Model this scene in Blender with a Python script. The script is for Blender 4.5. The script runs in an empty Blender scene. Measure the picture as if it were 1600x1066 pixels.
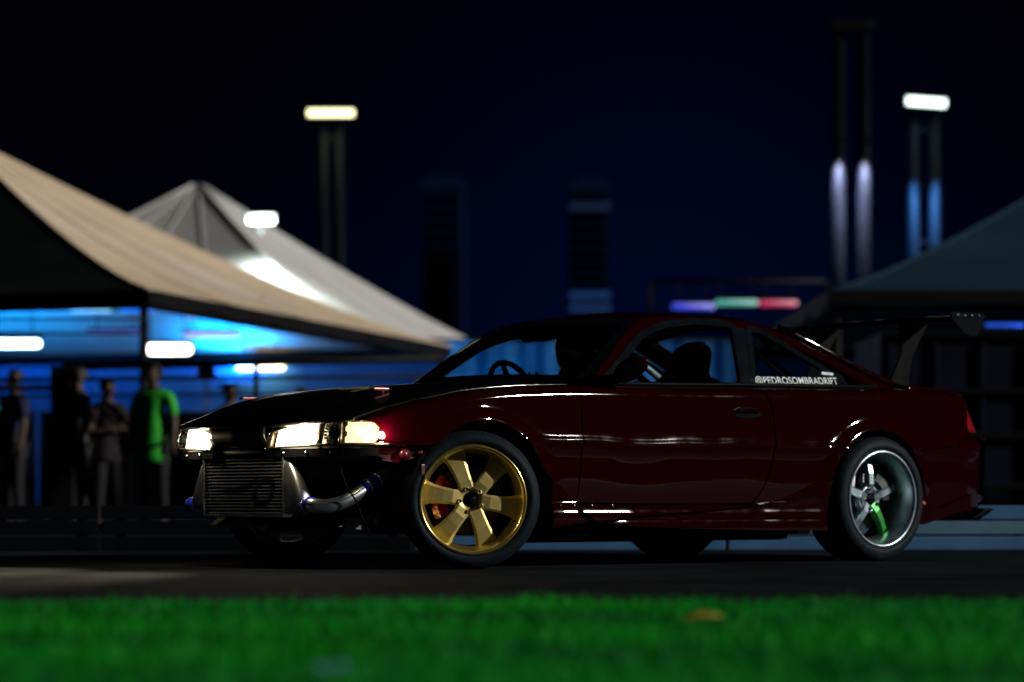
import bpy, bmesh, math, random
import numpy as np
from mathutils import Vector, Matrix
from mathutils.geometry import tessellate_polygon
random.seed(7)
rng = np.random.default_rng(7)
R = math.radians
S = bpy.context.scene
C = S.collection

# ------------------------------------------------------------------ camera
F = 3965.0                      # focal length in photograph pixels (1600 wide)
CAMZ, HORIZON = 0.2984, 784.5
cam_d = bpy.data.cameras.new('camera')
cam = bpy.data.objects.new('camera', cam_d); C.objects.link(cam)
cam.location = (0, 0, CAMZ); cam.rotation_euler = (R(90), 0, 0)
cam_d.sensor_width = 36; cam_d.lens = 36 * F / 1600
cam_d.shift_y = (HORIZON - 533) / 1600
cam_d.clip_start = 0.1; cam_d.clip_end = 3000
cam_d.dof.use_dof = True; cam_d.dof.focus_distance = 11.2; cam_d.dof.aperture_fstop = 1.6
S.camera = cam

# ------------------------------------------------------------------ night sky
world = bpy.data.worlds.new('World'); S.world = world; world.use_nodes = True
nt = world.node_tree; nt.nodes.clear()
wo = nt.nodes.new('ShaderNodeOutputWorld'); bg = nt.nodes.new('ShaderNodeBackground')
geo = nt.nodes.new('ShaderNodeNewGeometry'); sep = nt.nodes.new('ShaderNodeSeparateXYZ')
ramp = nt.nodes.new('ShaderNodeValToRGB')
tcw = nt.nodes.new('ShaderNodeTexCoord')
nt.links.new(tcw.outputs['Generated'], sep.inputs[0])
nt.links.new(sep.outputs['Z'], ramp.inputs[0])
dotn = nt.nodes.new('ShaderNodeVectorMath'); dotn.operation = 'DOT_PRODUCT'
GA = R(3.2); dotn.inputs[1].default_value = (math.sin(GA) * .995, math.cos(GA) * .995, .075)
nt.links.new(tcw.outputs['Generated'], dotn.inputs[0])
mx0 = nt.nodes.new('ShaderNodeMath'); mx0.operation = 'MAXIMUM'; mx0.inputs[1].default_value = 0
pwn = nt.nodes.new('ShaderNodeMath'); pwn.operation = 'POWER'; pwn.inputs[1].default_value = 190
nt.links.new(dotn.outputs['Value'], mx0.inputs[0]); nt.links.new(mx0.outputs[0], pwn.inputs[0])
gl = nt.nodes.new('ShaderNodeMix'); gl.data_type = 'RGBA'; gl.blend_type = 'ADD'
gl.inputs[7].default_value = (0.0, 0.0018, 0.017, 1)
nt.links.new(pwn.outputs[0], gl.inputs[0]); nt.links.new(ramp.outputs[0], gl.inputs[6]); nt.links.new(gl.outputs[2], bg.inputs[0])
nt.links.new(bg.outputs[0], wo.inputs[0])
cr = ramp.color_ramp
cr.elements[0].position = 0.0; cr.elements[0].color = (0.0004, 0.0012, 0.0080, 1)
cr.elements[1].position = 0.26; cr.elements[1].color = (0.0002, 0.0002, 0.0008, 1)
for p, c in ((0.06, (0.0003, 0.0008, 0.0050, 1)), (0.13, (0.0002, 0.0003, 0.0017, 1))):
    e = cr.elements.new(p); e.color = c
bg.inputs[1].default_value = 1.0

# ------------------------------------------------------------------ the one sun (floodlit night, low from the right)
SUN = Vector((0.90, -0.20, 0.36)).normalized()
sd = bpy.data.lights.new('sun', 'SUN'); sd.energy = 2.6; sd.angle = R(2); sd.color = (1.0, 0.96, 0.90)
so = bpy.data.objects.new('sun', sd); C.objects.link(so)
so.rotation_euler = (-SUN).to_track_quat('-Z', 'Y').to_euler(); so.location = (20, -6, 9)

S.view_settings.view_transform = 'Standard'; S.view_settings.look = 'None'
S.view_settings.exposure = 0.0; S.view_settings.gamma = 1.0
S.cycles.use_denoising = True
S.cycles.max_bounces = 6; S.cycles.diffuse_bounces = 3; S.cycles.glossy_bounces = 4
S.cycles.transparent_max_bounces = 12; S.cycles.sample_clamp_indirect = 3.0

# ------------------------------------------------------------------ helpers
def mat(name, col, rough=0.5, metal=0.0, coat=0.0, coat_rough=0.05, emit=None, estr=0.0, spec=0.5,
        var=0.0, vscale=8.0, bump=0.0, bscale=60.0, trans=0.0):
    m = bpy.data.materials.new(name); m.use_nodes = True
    n = m.node_tree; b = n.nodes['Principled BSDF']
    b.inputs['Base Color'].default_value = (*col, 1)
    b.inputs['Roughness'].default_value = rough; b.inputs['Metallic'].default_value = metal
    b.inputs['Coat Weight'].default_value = coat; b.inputs['Coat Roughness'].default_value = coat_rough
    b.inputs['Specular IOR Level'].default_value = spec
    if emit:
        b.inputs['Emission Color'].default_value = (*emit, 1); b.inputs['Emission Strength'].default_value = estr
    tc = None
    if var > 0 or bump > 0:
        tc = n.nodes.new('ShaderNodeTexCoord')
    if var > 0:
        nz = n.nodes.new('ShaderNodeTexNoise'); nz.inputs['Scale'].default_value = vscale
        nz.inputs['Detail'].default_value = 5; n.links.new(tc.outputs['Object'], nz.inputs['Vector'])
        rp = n.nodes.new('ShaderNodeValToRGB')
        rp.color_ramp.elements[0].position = 0.3; rp.color_ramp.elements[1].position = 0.7
        rp.color_ramp.elements[0].color = (*[c * (1 - var) for c in col], 1)
        rp.color_ramp.elements[1].color = (*[min(1, c * (1 + var)) for c in col], 1)
        n.links.new(nz.outputs['Fac'], rp.inputs[0]); n.links.new(rp.outputs[0], b.inputs['Base Color'])
        mr = n.nodes.new('ShaderNodeMapRange'); mr.inputs['To Min'].default_value = max(0.02, rough - 0.12)
        mr.inputs['To Max'].default_value = min(1, rough + 0.12)
        n.links.new(nz.outputs['Fac'], mr.inputs['Value']); n.links.new(mr.outputs[0], b.inputs['Roughness'])
    if bump > 0:
        nb = n.nodes.new('ShaderNodeTexNoise'); nb.inputs['Scale'].default_value = bscale
        nb.inputs['Detail'].default_value = 6; n.links.new(tc.outputs['Object'], nb.inputs['Vector'])
        bp = n.nodes.new('ShaderNodeBump'); bp.inputs['Strength'].default_value = bump
        bp.inputs['Distance'].default_value = 0.02
        n.links.new(nb.outputs['Fac'], bp.inputs['Height']); n.links.new(bp.outputs[0], b.inputs['Normal'])
    if trans > 0:
        tl = n.nodes.new('ShaderNodeBsdfTranslucent'); tl.inputs[0].default_value = (*col, 1)
        mx = n.nodes.new('ShaderNodeMixShader'); mx.inputs[0].default_value = trans
        o = n.nodes['Material Output']
        n.links.new(b.outputs[0], mx.inputs[1]); n.links.new(tl.outputs[0], mx.inputs[2]); n.links.new(mx.outputs[0], o.inputs[0])
    return m

def glass_mat(name, tint, ior=1.45, rough=0.02):
    m = bpy.data.materials.new(name); m.use_nodes = True; n = m.node_tree; n.nodes.clear()
    o = n.nodes.new('ShaderNodeOutputMaterial'); t = n.nodes.new('ShaderNodeBsdfTransparent')
    g = n.nodes.new('ShaderNodeBsdfGlossy'); mx = n.nodes.new('ShaderNodeMixShader')
    t.inputs[0].default_value = (*tint, 1); g.inputs['Roughness'].default_value = rough
    lw_ = n.nodes.new('ShaderNodeLayerWeight'); pw = n.nodes.new('ShaderNodeMath'); pw.operation = 'POWER'; pw.inputs[1].default_value = 5.0
    ma = n.nodes.new('ShaderNodeMath'); ma.operation = 'MULTIPLY_ADD'; ma.inputs[1].default_value = .9; ma.inputs[2].default_value = .045
    n.links.new(lw_.outputs['Facing'], pw.inputs[0]); n.links.new(pw.outputs[0], ma.inputs[0]); n.links.new(ma.outputs[0], mx.inputs[0]); n.links.new(t.outputs[0], mx.inputs[1]); n.links.new(g.outputs[0], mx.inputs[2])
    n.links.new(mx.outputs[0], o.inputs[0])
    return m

M = {}
M['paint'] = mat('candy_red_paint', (0.013, 0.0002, 0.0014), 0.45, 0.0, 1.0, 0.035, spec=0.0)
_n = M['paint'].node_tree; _b = _n.nodes['Principled BSDF']
_tc = _n.nodes.new('ShaderNodeTexCoord'); _z = _n.nodes.new('ShaderNodeTexNoise'); _z.inputs['Scale'].default_value = 9; _z.inputs['Detail'].default_value = 7
_r = _n.nodes.new('ShaderNodeMapRange'); _r.inputs['From Min'].default_value = .35; _r.inputs['From Max'].default_value = .75; _r.inputs['To Min'].default_value = .02; _r.inputs['To Max'].default_value = .075
_n.links.new(_tc.outputs['Object'], _z.inputs['Vector']); _n.links.new(_z.outputs['Fac'], _r.inputs['Value']); _n.links.new(_r.outputs[0], _b.inputs['Coat Roughness'])
M['hoodblack'] = mat('hood_black', (0.003, 0.003, 0.0035), 0.4, 0.0, 0.5, 0.06, spec=0.05, var=0.3, vscale=5)
M['black'] = mat('satin_black', (0.005, 0.005, 0.006), 0.4, spec=0.04, var=0.3, vscale=12)
M['trim'] = mat('black_rubber_trim', (0.004, 0.006, 0.008), 0.35, spec=0.02, var=0.25, vscale=10)
M['liner'] = mat('dark_liner', (0.003, 0.003, 0.004), 0.9, spec=0.03, var=0.3, vscale=6)
M['tyre'] = mat('tyre_rubber', (0.008, 0.013, 0.018), 0.6, spec=0.12, var=0.25, vscale=20, bump=0.15, bscale=90)
M['gold'] = mat('gold_wheel', (0.70, 0.56, 0.20), 0.42, 0.6, 0.2, 0.1, var=0.10, vscale=14)
M['goldlip'] = mat('gold_lip', (0.85, 0.66, 0.20), 0.22, 0.9, var=0.08, vscale=9)
M['silver'] = mat('silver_wheel', (0.42, 0.52, 0.58), 0.30, 0.85, var=0.12, vscale=14)
M['green'] = mat('green_reflection_spoke', (0.05, 0.42, 0.08), 0.4, 0.3, var=0.15, vscale=12)  # green reflection painted into the colour of one rear spoke
M['alu'] = mat('brushed_aluminium', (0.62, 0.68, 0.74), 0.26, 0.95, var=0.15, vscale=11)
M['aludull'] = mat('dull_aluminium', (0.34, 0.38, 0.40), 0.5, 0.6, var=0.25, vscale=15)
M['steel'] = mat('dusty_steel', (0.10, 0.11, 0.115), 0.5, 0.6, var=0.4, vscale=18)
M['bluehose'] = mat('blue_silicone', (0.015, 0.02, 0.55), 0.35, var=0.15, vscale=10)
M['chrome'] = mat('chrome', (0.8, 0.8, 0.82), 0.08, 1.0)
M['caliper'] = mat('red_caliper', (0.26, 0.004, 0.010), 0.35, 0.1, 0.5, var=0.2, vscale=20)
M['disc'] = mat('brake_disc_iron', (0.12, 0.12, 0.13), 0.35, 0.9, var=0.2, vscale=25)
M['redpanel'] = mat('inner_red_panel', (0.07, 0.0012, 0.006), 0.35, 0.0, 0.6, var=0.25, vscale=12)
M['glass'] = glass_mat('car_glass', (0.66, 0.76, 0.78))
M['lens'] = glass_mat('lamp_lens', (0.92, 0.92, 0.90))
M['lit'] = mat('lit_reflector', (0.9, 0.85, 0.75), 0.3, emit=(1.0, 0.86, 0.62), estr=18.0)
M['litdim'] = mat('lit_corner_reflector', (0.9, 0.75, 0.5), 0.3, 0.6, emit=(1.0, 0.72, 0.33), estr=2.0, var=0.4, vscale=40)
M['bezel'] = mat('lamp_bezel', (0.20, 0.17, 0.12), 0.28, 0.7, var=0.2, vscale=30)
M['projector'] = mat('projector_lens', (0.03, 0.06, 0.07), 0.04, 0.2, 1.0, 0.02)
M['taillens'] = mat('tail_lens_red', (0.30, 0.006, 0.012), 0.12, 0.0, 1.0, 0.03, var=0.3, vscale=40)
M['tailclear'] = mat('tail_lens_clear', (0.55, 0.6, 0.62), 0.12, 0.3, 1.0, 0.03)
M['reflector'] = mat('side_reflector', (0.75, 0.16, 0.10), 0.3, var=0.15, vscale=40)
M['sticker'] = mat('white_sticker', (0.78, 0.86, 0.90), 0.5)
M['seat'] = mat('seat_cloth', (0.012, 0.014, 0.018), 0.85, bump=0.2, bscale=160)
M['carpet'] = mat('interior_dark', (0.006, 0.006, 0.007), 0.9, bump=0.2, bscale=200)

def core_mat():
    m = mat('core_bars', (0.34, 0.38, 0.40), 0.5, 0.6); n = m.node_tree; b = n.nodes['Principled BSDF']
    tc = n.nodes.new('ShaderNodeTexCoord'); sp = n.nodes.new('ShaderNodeSeparateXYZ'); n.links.new(tc.outputs['Object'], sp.inputs[0])
    def mth(op, a, b2=None, c=None):
        k = n.nodes.new('ShaderNodeMath'); k.operation = op
        for i, v in enumerate((a, b2, c)):
            if v is None: continue
            if isinstance(v, (int, float)): k.inputs[i].default_value = v
            else: n.links.new(v, k.inputs[i])
        return k.outputs[0]
    y = mth('SUBTRACT', sp.outputs['Y'], .185); z = mth('SUBTRACT', sp.outputs['Z'], .340)
    y2 = mth('SUBTRACT', y, mth('MULTIPLY', z, .45))
    d = mth('SQRT', mth('ADD', mth('POWER', mth('DIVIDE', y2, .085), 2), mth('POWER', mth('DIVIDE', z, .068), 2)))
    nz = n.nodes.new('ShaderNodeTexNoise'); nz.inputs['Scale'].default_value = 60; n.links.new(tc.outputs['Object'], nz.inputs['Vector'])
    ringf = mth('LESS_THAN', mth('ABSOLUTE', mth('SUBTRACT', d, .82)), mth('MULTIPLY_ADD', nz.outputs['Fac'], .25, .10))
    tail = mth('MULTIPLY', mth('LESS_THAN', mth('ABSOLUTE', mth('SUBTRACT', z, mth('MULTIPLY_ADD', mth('POWER', mth('ADD', y, .30), 2), .9, .005))), .016), mth('LESS_THAN', y, -.05))
    fac = mth('MAXIMUM', ringf, mth('MULTIPLY', tail, mth('GREATER_THAN', y, -.34)))
    mx = n.nodes.new('ShaderNodeMix'); mx.data_type = 'RGBA'; mx.inputs[6].default_value = (.20, .235, .255, 1); mx.inputs[7].default_value = (.006, .006, .007, 1)
    n.links.new(fac, mx.inputs[0]); n.links.new(mx.outputs[2], b.inputs['Base Color'])
    return m
M['core'] = core_mat()
def new_obj(name, me, parent=None, m=None):
    o = bpy.data.objects.new(name, me); C.objects.link(o)
    if parent is not None: o.parent = parent
    if m is not None and me is not None:
        me.materials.clear(); me.materials.append(M[m] if isinstance(m, str) else m)
    return o

def mk(name, verts, faces, m, parent=None, smooth=False):
    me = bpy.data.meshes.new(name); me.from_pydata([tuple(v) for v in verts], [], [tuple(f) for f in faces]); me.update()
    if smooth: me.shade_smooth()
    return new_obj(name, me, parent, m)

def from_bm(name, bm, m, parent=None, smooth=False):
    bmesh.ops.recalc_face_normals(bm, faces=bm.faces[:])
    me = bpy.data.meshes.new(name); bm.to_mesh(me); bm.free()
    if smooth: me.shade_smooth()
    return new_obj(name, me, parent, m)

def bevel(bm, w, seg=2):
    bmesh.ops.bevel(bm, geom=bm.edges[:], offset=w, segments=seg, affect='EDGES', profile=0.7)

def box_bm(cx, cy, cz, sx, sy, sz, bev=0.0, rot=None, bm=None):
    b = bmesh.new(); bmesh.ops.create_cube(b, size=1.0)
    bmesh.ops.scale(b, vec=(sx, sy, sz), verts=b.verts[:])
    if bev > 0: bevel(b, bev)
    if rot is not None: bmesh.ops.rotate(b, cent=(0, 0, 0), matrix=rot, verts=b.verts[:])
    bmesh.ops.translate(b, vec=(cx, cy, cz), verts=b.verts[:])
    if bm is None: return b
    me = bpy.data.meshes.new('t'); b.to_mesh(me); b.free(); bm.from_mesh(me); bpy.data.meshes.remove(me)
    return bm

def box(name, c, s, m, parent=None, bev=0.004, rot=None):
    return from_bm(name, box_bm(*c, *s, bev, rot), m, parent)

def tube_data(pts, radii, n=12, cap=True):
    P = [Vector(p) for p in pts]; V = []; Fc = []
    if not hasattr(radii, '__len__'): radii = [radii] * len(P)
    up = None
    for i, p in enumerate(P):
        d = (P[min(i + 1, len(P) - 1)] - P[max(i - 1, 0)]).normalized()
        if up is None:
            up = Vector((0, 0, 1)) if abs(d.z) < 0.9 else Vector((1, 0, 0))
        a = d.cross(up).normalized(); up = a.cross(d).normalized()
        for k in range(n):
            t = 2 * math.pi * k / n
            V.append(p + (a * math.cos(t) + up * math.sin(t)) * radii[i])
    for i in range(len(P) - 1):
        for k in range(n):
            Fc.append((i * n + k, i * n + (k + 1) % n, (i + 1) * n + (k + 1) % n, (i + 1) * n + k))
    if cap:
        Fc.append(tuple(range(n - 1, -1, -1))); Fc.append(tuple((len(P) - 1) * n + k for k in range(n)))
    return V, Fc

def smooth_path(pts, sub=6):
    P = [np.array(p, float) for p in pts]; out = []
    for i in range(len(P) - 1):
        p0 = P[max(i - 1, 0)]; p1 = P[i]; p2 = P[i + 1]; p3 = P[min(i + 2, len(P) - 1)]
        for k in range(sub):
            t = k / sub
            out.append(0.5 * ((2 * p1) + (-p0 + p2) * t + (2 * p0 - 5 * p1 + 4 * p2 - p3) * t * t + (-p0 + 3 * p1 - 3 * p2 + p3) * t ** 3))
    out.append(P[-1]); return [tuple(o) for o in out]

def tube(name, pts, r, m, parent=None, n=12, sm=True):
    V, Fc = tube_data(pts, r, n); return mk(name, V, Fc, m, parent, sm)

def lathe_data(prof, n=64, axis='Y'):
    """prof: list of (radius, along-axis)"""
    V = []; Fc = []
    for r, a in prof:
        for k in range(n):
            t = 2 * math.pi * k / n
            V.append((r * math.cos(t), a, r * math.sin(t)) if axis == 'Y' else (r * math.cos(t), r * math.sin(t), a))
    for i in range(len(prof) - 1):
        for k in range(n):
            q = (i * n + k, i * n + (k + 1) % n, (i + 1) * n + (k + 1) % n, (i + 1) * n + k)
            Fc.append(q if axis == 'Y' else q[::-1])
    return V, Fc

def interp(xs, ys):
    xs = np.array(xs, float); ys = np.array(ys, float)
    o = np.argsort(xs); xs = xs[o]; ys = ys[o]
    h = np.diff(xs); dl = np.diff(ys) / h
    m = np.zeros_like(ys); m[0] = dl[0]; m[-1] = dl[-1]
    for i in range(1, len(xs) - 1):
        if dl[i - 1] * dl[i] > 0:
            w1 = 2 * h[i] + h[i - 1]; w2 = h[i] + 2 * h[i - 1]
            m[i] = (w1 + w2) / (w1 / dl[i - 1] + w2 / dl[i])
    def f(x):
        x = float(min(max(x, xs[0]), xs[-1])); i = int(min(max(np.searchsorted(xs, x) - 1, 0), len(h) - 1))
        t = (x - xs[i]) / h[i]
        return float((2*t**3-3*t*t+1)*ys[i] + (t**3-2*t*t+t)*h[i]*m[i] + (-2*t**3+3*t*t)*ys[i+1] + (t**3-t*t)*h[i]*m[i+1])
    return f

def empty(name, loc, rz=0.0):
    o = bpy.data.objects.new(name, None); C.objects.link(o); o.empty_display_size = 0.2
    o.location = loc; o.rotation_euler = (0, 0, rz); return o

def tag(o, label=None, cat=None, group=None, kind=None):
    if label: o['label'] = label
    if cat: o['category'] = cat
    if group: o['group'] = group
    if kind: o['kind'] = kind
    return o

def at(u, v, d):
    """world point seen at photograph pixel (u, v) at distance d along the view axis"""
    return Vector((d * (u - 800) / F, d, CAMZ + d * (HORIZON - v) / F))

def skin(name, joints, edges, m, parent=None, sub=2):
    """joints: list of (x, y, z, rx, ry)"""
    me = bpy.data.meshes.new(name); me.from_pydata([j[:3] for j in joints], edges, [])
    o = bpy.data.objects.new(name, me); C.objects.link(o)
    o.modifiers.new('skin', 'SKIN'); sm = o.modifiers.new('sub', 'SUBSURF'); sm.levels = sub; sm.render_levels = sub
    for i, j in enumerate(joints):
        sv = me.skin_vertices[0].data[i]; sv.radius = (j[3], j[4] if len(j) > 4 else j[3]); sv.use_root = (i == 0)
    dg = bpy.context.evaluated_depsgraph_get(); dg.update()
    em = bpy.data.meshes.new_from_object(o.evaluated_get(dg)); em.shade_smooth()
    bpy.data.objects.remove(o); bpy.data.meshes.remove(me)
    return new_obj(name, em, parent, m)

# ================================================================== GROUND
asphalt = mat('asphalt', (0.013, 0.015, 0.018), 0.85, var=0.45, vscale=1.3, bump=0.5, bscale=120, spec=0.02)
g = mk('track', [(-400, 6.6, 0), (400, 6.6, 0), (400, 900, 0), (-400, 900, 0)], [(0, 1, 2, 3)], asphalt)
tag(g, kind='structure')
soil = mat('verge_soil', (0.010, 0.045, 0.008), 0.95, var=0.5, vscale=5, bump=0.6, bscale=40)
vn = 90; vy = np.linspace(-30, 6.75, 12)
V = []; Fc = []
xs = np.linspace(-60, 60, vn)
for j, y in enumerate(vy):
    for i, x in enumerate(xs):
        edge = 0.04 * math.sin(x * 2.1) + 0.03 * math.sin(x * 5.3 + 1)
        V.append((x, y + (edge if j == len(vy) - 1 else 0), 0.004 if j == len(vy) - 1 else 0.012))
for j in range(len(vy) - 1):
    for i in range(vn - 1):
        a = j * vn + i; Fc.append((a, a + 1, a + vn + 1, a + vn))
tag(mk('verge', V, Fc, soil), kind='structure')

# ---- grass blades in the verge
def grass_mat():
    m = bpy.data.materials.new('grass_blades'); m.use_nodes = True; n = m.node_tree
    b = n.nodes['Principled BSDF']; at_ = n.nodes.new('ShaderNodeAttribute'); at_.attribute_name = 'tint'
    rp = n.nodes.new('ShaderNodeValToRGB')
    rp.color_ramp.elements[0].color = (0.002, 0.045, 0.010, 1); rp.color_ramp.elements[1].color = (0.010, 0.46, 0.005, 1)
    e = rp.color_ramp.elements.new(0.45); e.color = (0.002, 0.33, 0.005, 1)
    e = rp.color_ramp.elements.new(0.62); e.color = (0.004, 0.31, 0.055, 1)
    n.links.new(at_.outputs['Fac'], rp.inputs[0]); n.links.new(rp.outputs[0], b.inputs['Base Color'])
    b.inputs['Roughness'].default_value = 0.55; b.inputs['Specular IOR Level'].default_value = 0.2
    tl = n.nodes.new('ShaderNodeBsdfTranslucent'); n.links.new(rp.outputs[0], tl.inputs[0])
    mx = n.nodes.new('ShaderNodeMixShader'); mx.inputs[0].default_value = 0.45
    n.links.new(b.outputs[0], mx.inputs[1]); n.links.new(tl.outputs[0], mx.inputs[2])
    n.links.new(mx.outputs[0], n.nodes['Material Output'].inputs[0]); return m
def grass(n=150000):
    x = rng.uniform(-3.6, 3.6, n); y = 6.85 - (6.85 - 2.2) * rng.random(n) ** 1.15
    keep = y < 6.74 + 0.07 * np.sin(x * 2.1) + 0.05 * np.sin(x * 6.3 + 1) + 0.04 * np.sin(x * 17) + rng.normal(0, .03, n)
    x, y = x[keep], y[keep]; n = len(x)
    cl = (np.sin(x * 1.3 + 1.7 * np.sin(y * 2.3)) * np.sin(y * 7.2 + 1.6 * np.sin(x * 1.9)) +
          0.7 * np.sin(x * 3.3 + y * 2.0) * np.sin(y * 15.0 + 2 * np.sin(x * 2.2)) + 0.5 * np.sin(x * 8.1 + 2 * np.sin(y * 9)) * np.sin(y * 23 + x * 3)) / 1.7
    h = (0.038 + 0.014 * cl + 0.014 * rng.random(n)) * (0.75 + 0.5 * rng.random(n))
    w = 0.0022 + 0.0022 * rng.random(n)
    a = rng.uniform(0, 2 * math.pi, n); lean = rng.normal(0, 0.45, n) * h; la = rng.uniform(0, 2 * math.pi, n)
    dx, dy = np.cos(a) * w, np.sin(a) * w; lx, ly = np.cos(la) * lean, np.sin(la) * lean
    z0 = np.full(n, 0.006)
    P = np.stack([np.stack([x - dx, y - dy, z0], 1), np.stack([x + dx, y + dy, z0], 1),
                  np.stack([x - dx * .7 + lx * .35, y - dy * .7 + ly * .35, h * .6], 1), np.stack([x + dx * .7 + lx * .35, y + dy * .7 + ly * .35, h * .6], 1),
                  np.stack([x + lx, y + ly, h], 1)], 1).reshape(-1, 3)
    i = np.arange(n) * 5
    quads = np.stack([i, i + 1, i + 3, i + 2], 1); tris = np.stack([i + 2, i + 3, i + 4], 1)
    me = bpy.data.meshes.new('grass')
    nl = n * 7; me.vertices.add(len(P)); me.vertices.foreach_set('co', P.ravel())
    loops = np.concatenate([quads.ravel(), tris.ravel()]); me.loops.add(nl); me.loops.foreach_set('vertex_index', loops)
    me.polygons.add(2 * n)
    ls = np.concatenate([np.arange(n) * 4, 4 * n + np.arange(n) * 3])
    me.polygons.foreach_set('loop_start', ls)
    me.update(calc_edges=True)
    tint = np.clip(0.40 + 0.75 * cl + 0.16 * np.clip((y - 6.2) / .5, 0, 1) + rng.normal(0, 0.16, n), 0, 1)  # blades tinted brighter near the far edge, stronger light put into colour
    at_ = me.attributes.new('tint', 'FLOAT', 'POINT'); at_.data.foreach_set('value', np.repeat(tint, 5))
    o = new_obj('grass', me, None, grass_mat())
    tag(o, 'short bright green grass along the near edge of the track', 'grass', kind='stuff')
grass()

# ================================================================== THE CAR
TH = R(38); X0, Z0 = -0.6535, 11.905
car = empty('drift_car', (X0, Z0, 0), R(180) + TH)
tag(car, 'dark red drift coupe with black bonnet, no front bumper and bare intercooler', 'car')
sT, cT = math.sin(TH), math.cos(TH)

def px(u, v, surf):
    """car coordinates of the point of the side surface y = surf(x, z) seen at a photograph pixel"""
    k = (u - 800) / F; y = 0.8
    for _ in range(60):
        x = (X0 + sT * y - k * (Z0 - cT * y)) / (cT - k * sT); Z = Z0 - sT * x - cT * y
        z = CAMZ + (HORIZON - v) * Z / F
        y = 0.5 * y + 0.5 * surf(x, z)
    return x, z
PX = lambda pts, surf: [px(u, v, surf) for u, v in pts]

W = interp([.75, .62, .5, .4, .2, 0, -.5, -1.2, -2.0, -2.5, -2.9, -3.2, -3.36, -3.5],
           [.60, .715, .775, .802, .836, .85, .856, .862, .865, .862, .838, .792, .748, .66])
BASE = interp([.12, .20, .30, .40, .50, .535, .558, .57, .60, .64, .70, .95],
              [.948, .965, .980, .986, .984, .988, .996, 1.0, .9922, .987, .984, .984])
TOP = interp([.75, .62, .427, .15, 0, -.3, -.58, -1.2, -1.7, -2.4, -2.8, -3.1, -3.4],
             [.63, .655, .714, .774, .80, .828, .842, .850, .862, .874, .884, .876, .850])
FA, RA = (-0.012, 0.308, 0.352), (-2.492, 0.312, 0.350)          # wheel arches: x, z, radius
def side(x, z):
    t = min(max((z - .60) / (TOP(x) - .60), 0), 1.15)
    y = W(x) * (BASE(z + .006 * math.sin(5.1 * x + .4) + .003 * math.sin(13 * x + 1)) - 0.115 * t ** 16) + .0012 * math.sin(7 * x + 9 * z)
    for ax, az, ar in (FA, RA):
        r = math.hypot(x - ax, z - az)
        if z > 0.2:
            y += 0.026 * math.exp(-((r - ar) / .045) ** 2) * min(1, max(0, (z - .2) / .2))
    return y
def green(x, z):
    t = (z - .855) / .335
    y = .752 - .175 * (abs(t) ** 1.12 if t > 0 else 0)
    return y - 0.055 * min(max((-x - 2.15) / .65, 0), 1) ** 1.3

def panel(name, poly, surf, m, parent, side_sign=1, thick=.014, dx=.032, zc=None, off=0.0, rim=True):
    bm = bmesh.new()
    pv = [bm.verts.new((x, 0, z)) for x, z in poly]
    for tri in tessellate_polygon([[Vector((x, z, 0)) for x, z in poly]]):
        bm.faces.new([pv[i] for i in tri])
    bm.normal_update()
    xs = [p[0] for p in poly]; zs = [p[1] for p in poly]
    for x in np.arange(math.floor(min(xs) / dx) * dx, max(xs), dx):
        bmesh.ops.bisect_plane(bm, geom=bm.verts[:] + bm.edges[:] + bm.faces[:], plane_co=(x, 0, 0), plane_no=(1, 0, 0), dist=1e-5)
    if zc is None:
        zc = list(np.arange(.15, .52, .05)) + [.525, .54, .552, .56, .566, .572, .578, .585, .595, .61] + list(np.arange(.635, .72, .025)) + list(np.arange(.72, .90, .008))
    for z in zc:
        if min(zs) < z < max(zs):
            bmesh.ops.bisect_plane(bm, geom=bm.verts[:] + bm.edges[:] + bm.faces[:], plane_co=(0, 0, z), plane_no=(0, 0, 1), dist=1e-5)
    bmesh.ops.dissolve_degenerate(bm, dist=1e-5, edges=bm.edges[:])
    bm.verts.index_update()
    V = []; N = []; e = .004
    for v in bm.verts:
        x, z = v.co.x, v.co.z; y = surf(x, z) + off
        gx = (surf(x + e, z) - surf(x - e, z)) / (2 * e); gz = (surf(x, z + e) - surf(x, z - e)) / (2 * e)
        n = Vector((-gx, 1, -gz)).normalized(); V.append(Vector((x, y, z))); N.append(n)
    Fc = []
    for f in bm.faces:
        idx = [v.index for v in f.verts]
        a, b, c = V[idx[0]], V[idx[1]], V[idx[2]]
        if (b - a).cross(c - a).y < 0: idx = idx[::-1]
        Fc.append(idx)
    if rim:
        cen = sum(V, Vector()) / len(V)
        for ed in bm.edges:
            if len(ed.link_faces) == 1:
                a, b = ed.verts[0].index, ed.verts[1].index
                fc = ed.link_faces[0].calc_center_median(); mid = (ed.verts[0].co + ed.verts[1].co) / 2
                t = (V[b] - V[a]); n = t.cross(N[a])
                if n.dot(mid - fc) < 0: n = -n
                if n.length < 1e-9: continue
                n.normalize(); k = len(V)
                V += [V[a].copy(), V[b].copy(), V[b] - N[b] * thick, V[a] - N[a] * thick]
                N += [(n + N[a]).normalized(), (n + N[b]).normalized(), n, n]
                q = [k, k + 1, k + 2, k + 3]
                if (V[k + 1] - V[k]).cross(V[k + 2] - V[k]).dot(n) < 0: q = q[::-1]
                Fc.append(q)
    bm.free()
    if side_sign < 0:
        V = [Vector((v.x, -v.y, v.z)) for v in V]; N = [Vector((n.x, -n.y, n.z)) for n in N]; Fc = [q[::-1] for q in Fc]
    me = bpy.data.meshes.new(name); me.from_pydata([tuple(v) for v in V], [], Fc); me.update(); me.shade_smooth()
    me.normals_split_custom_set_from_vertices([tuple(n) for n in N])
    return new_obj(name, me, parent, m)

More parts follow.
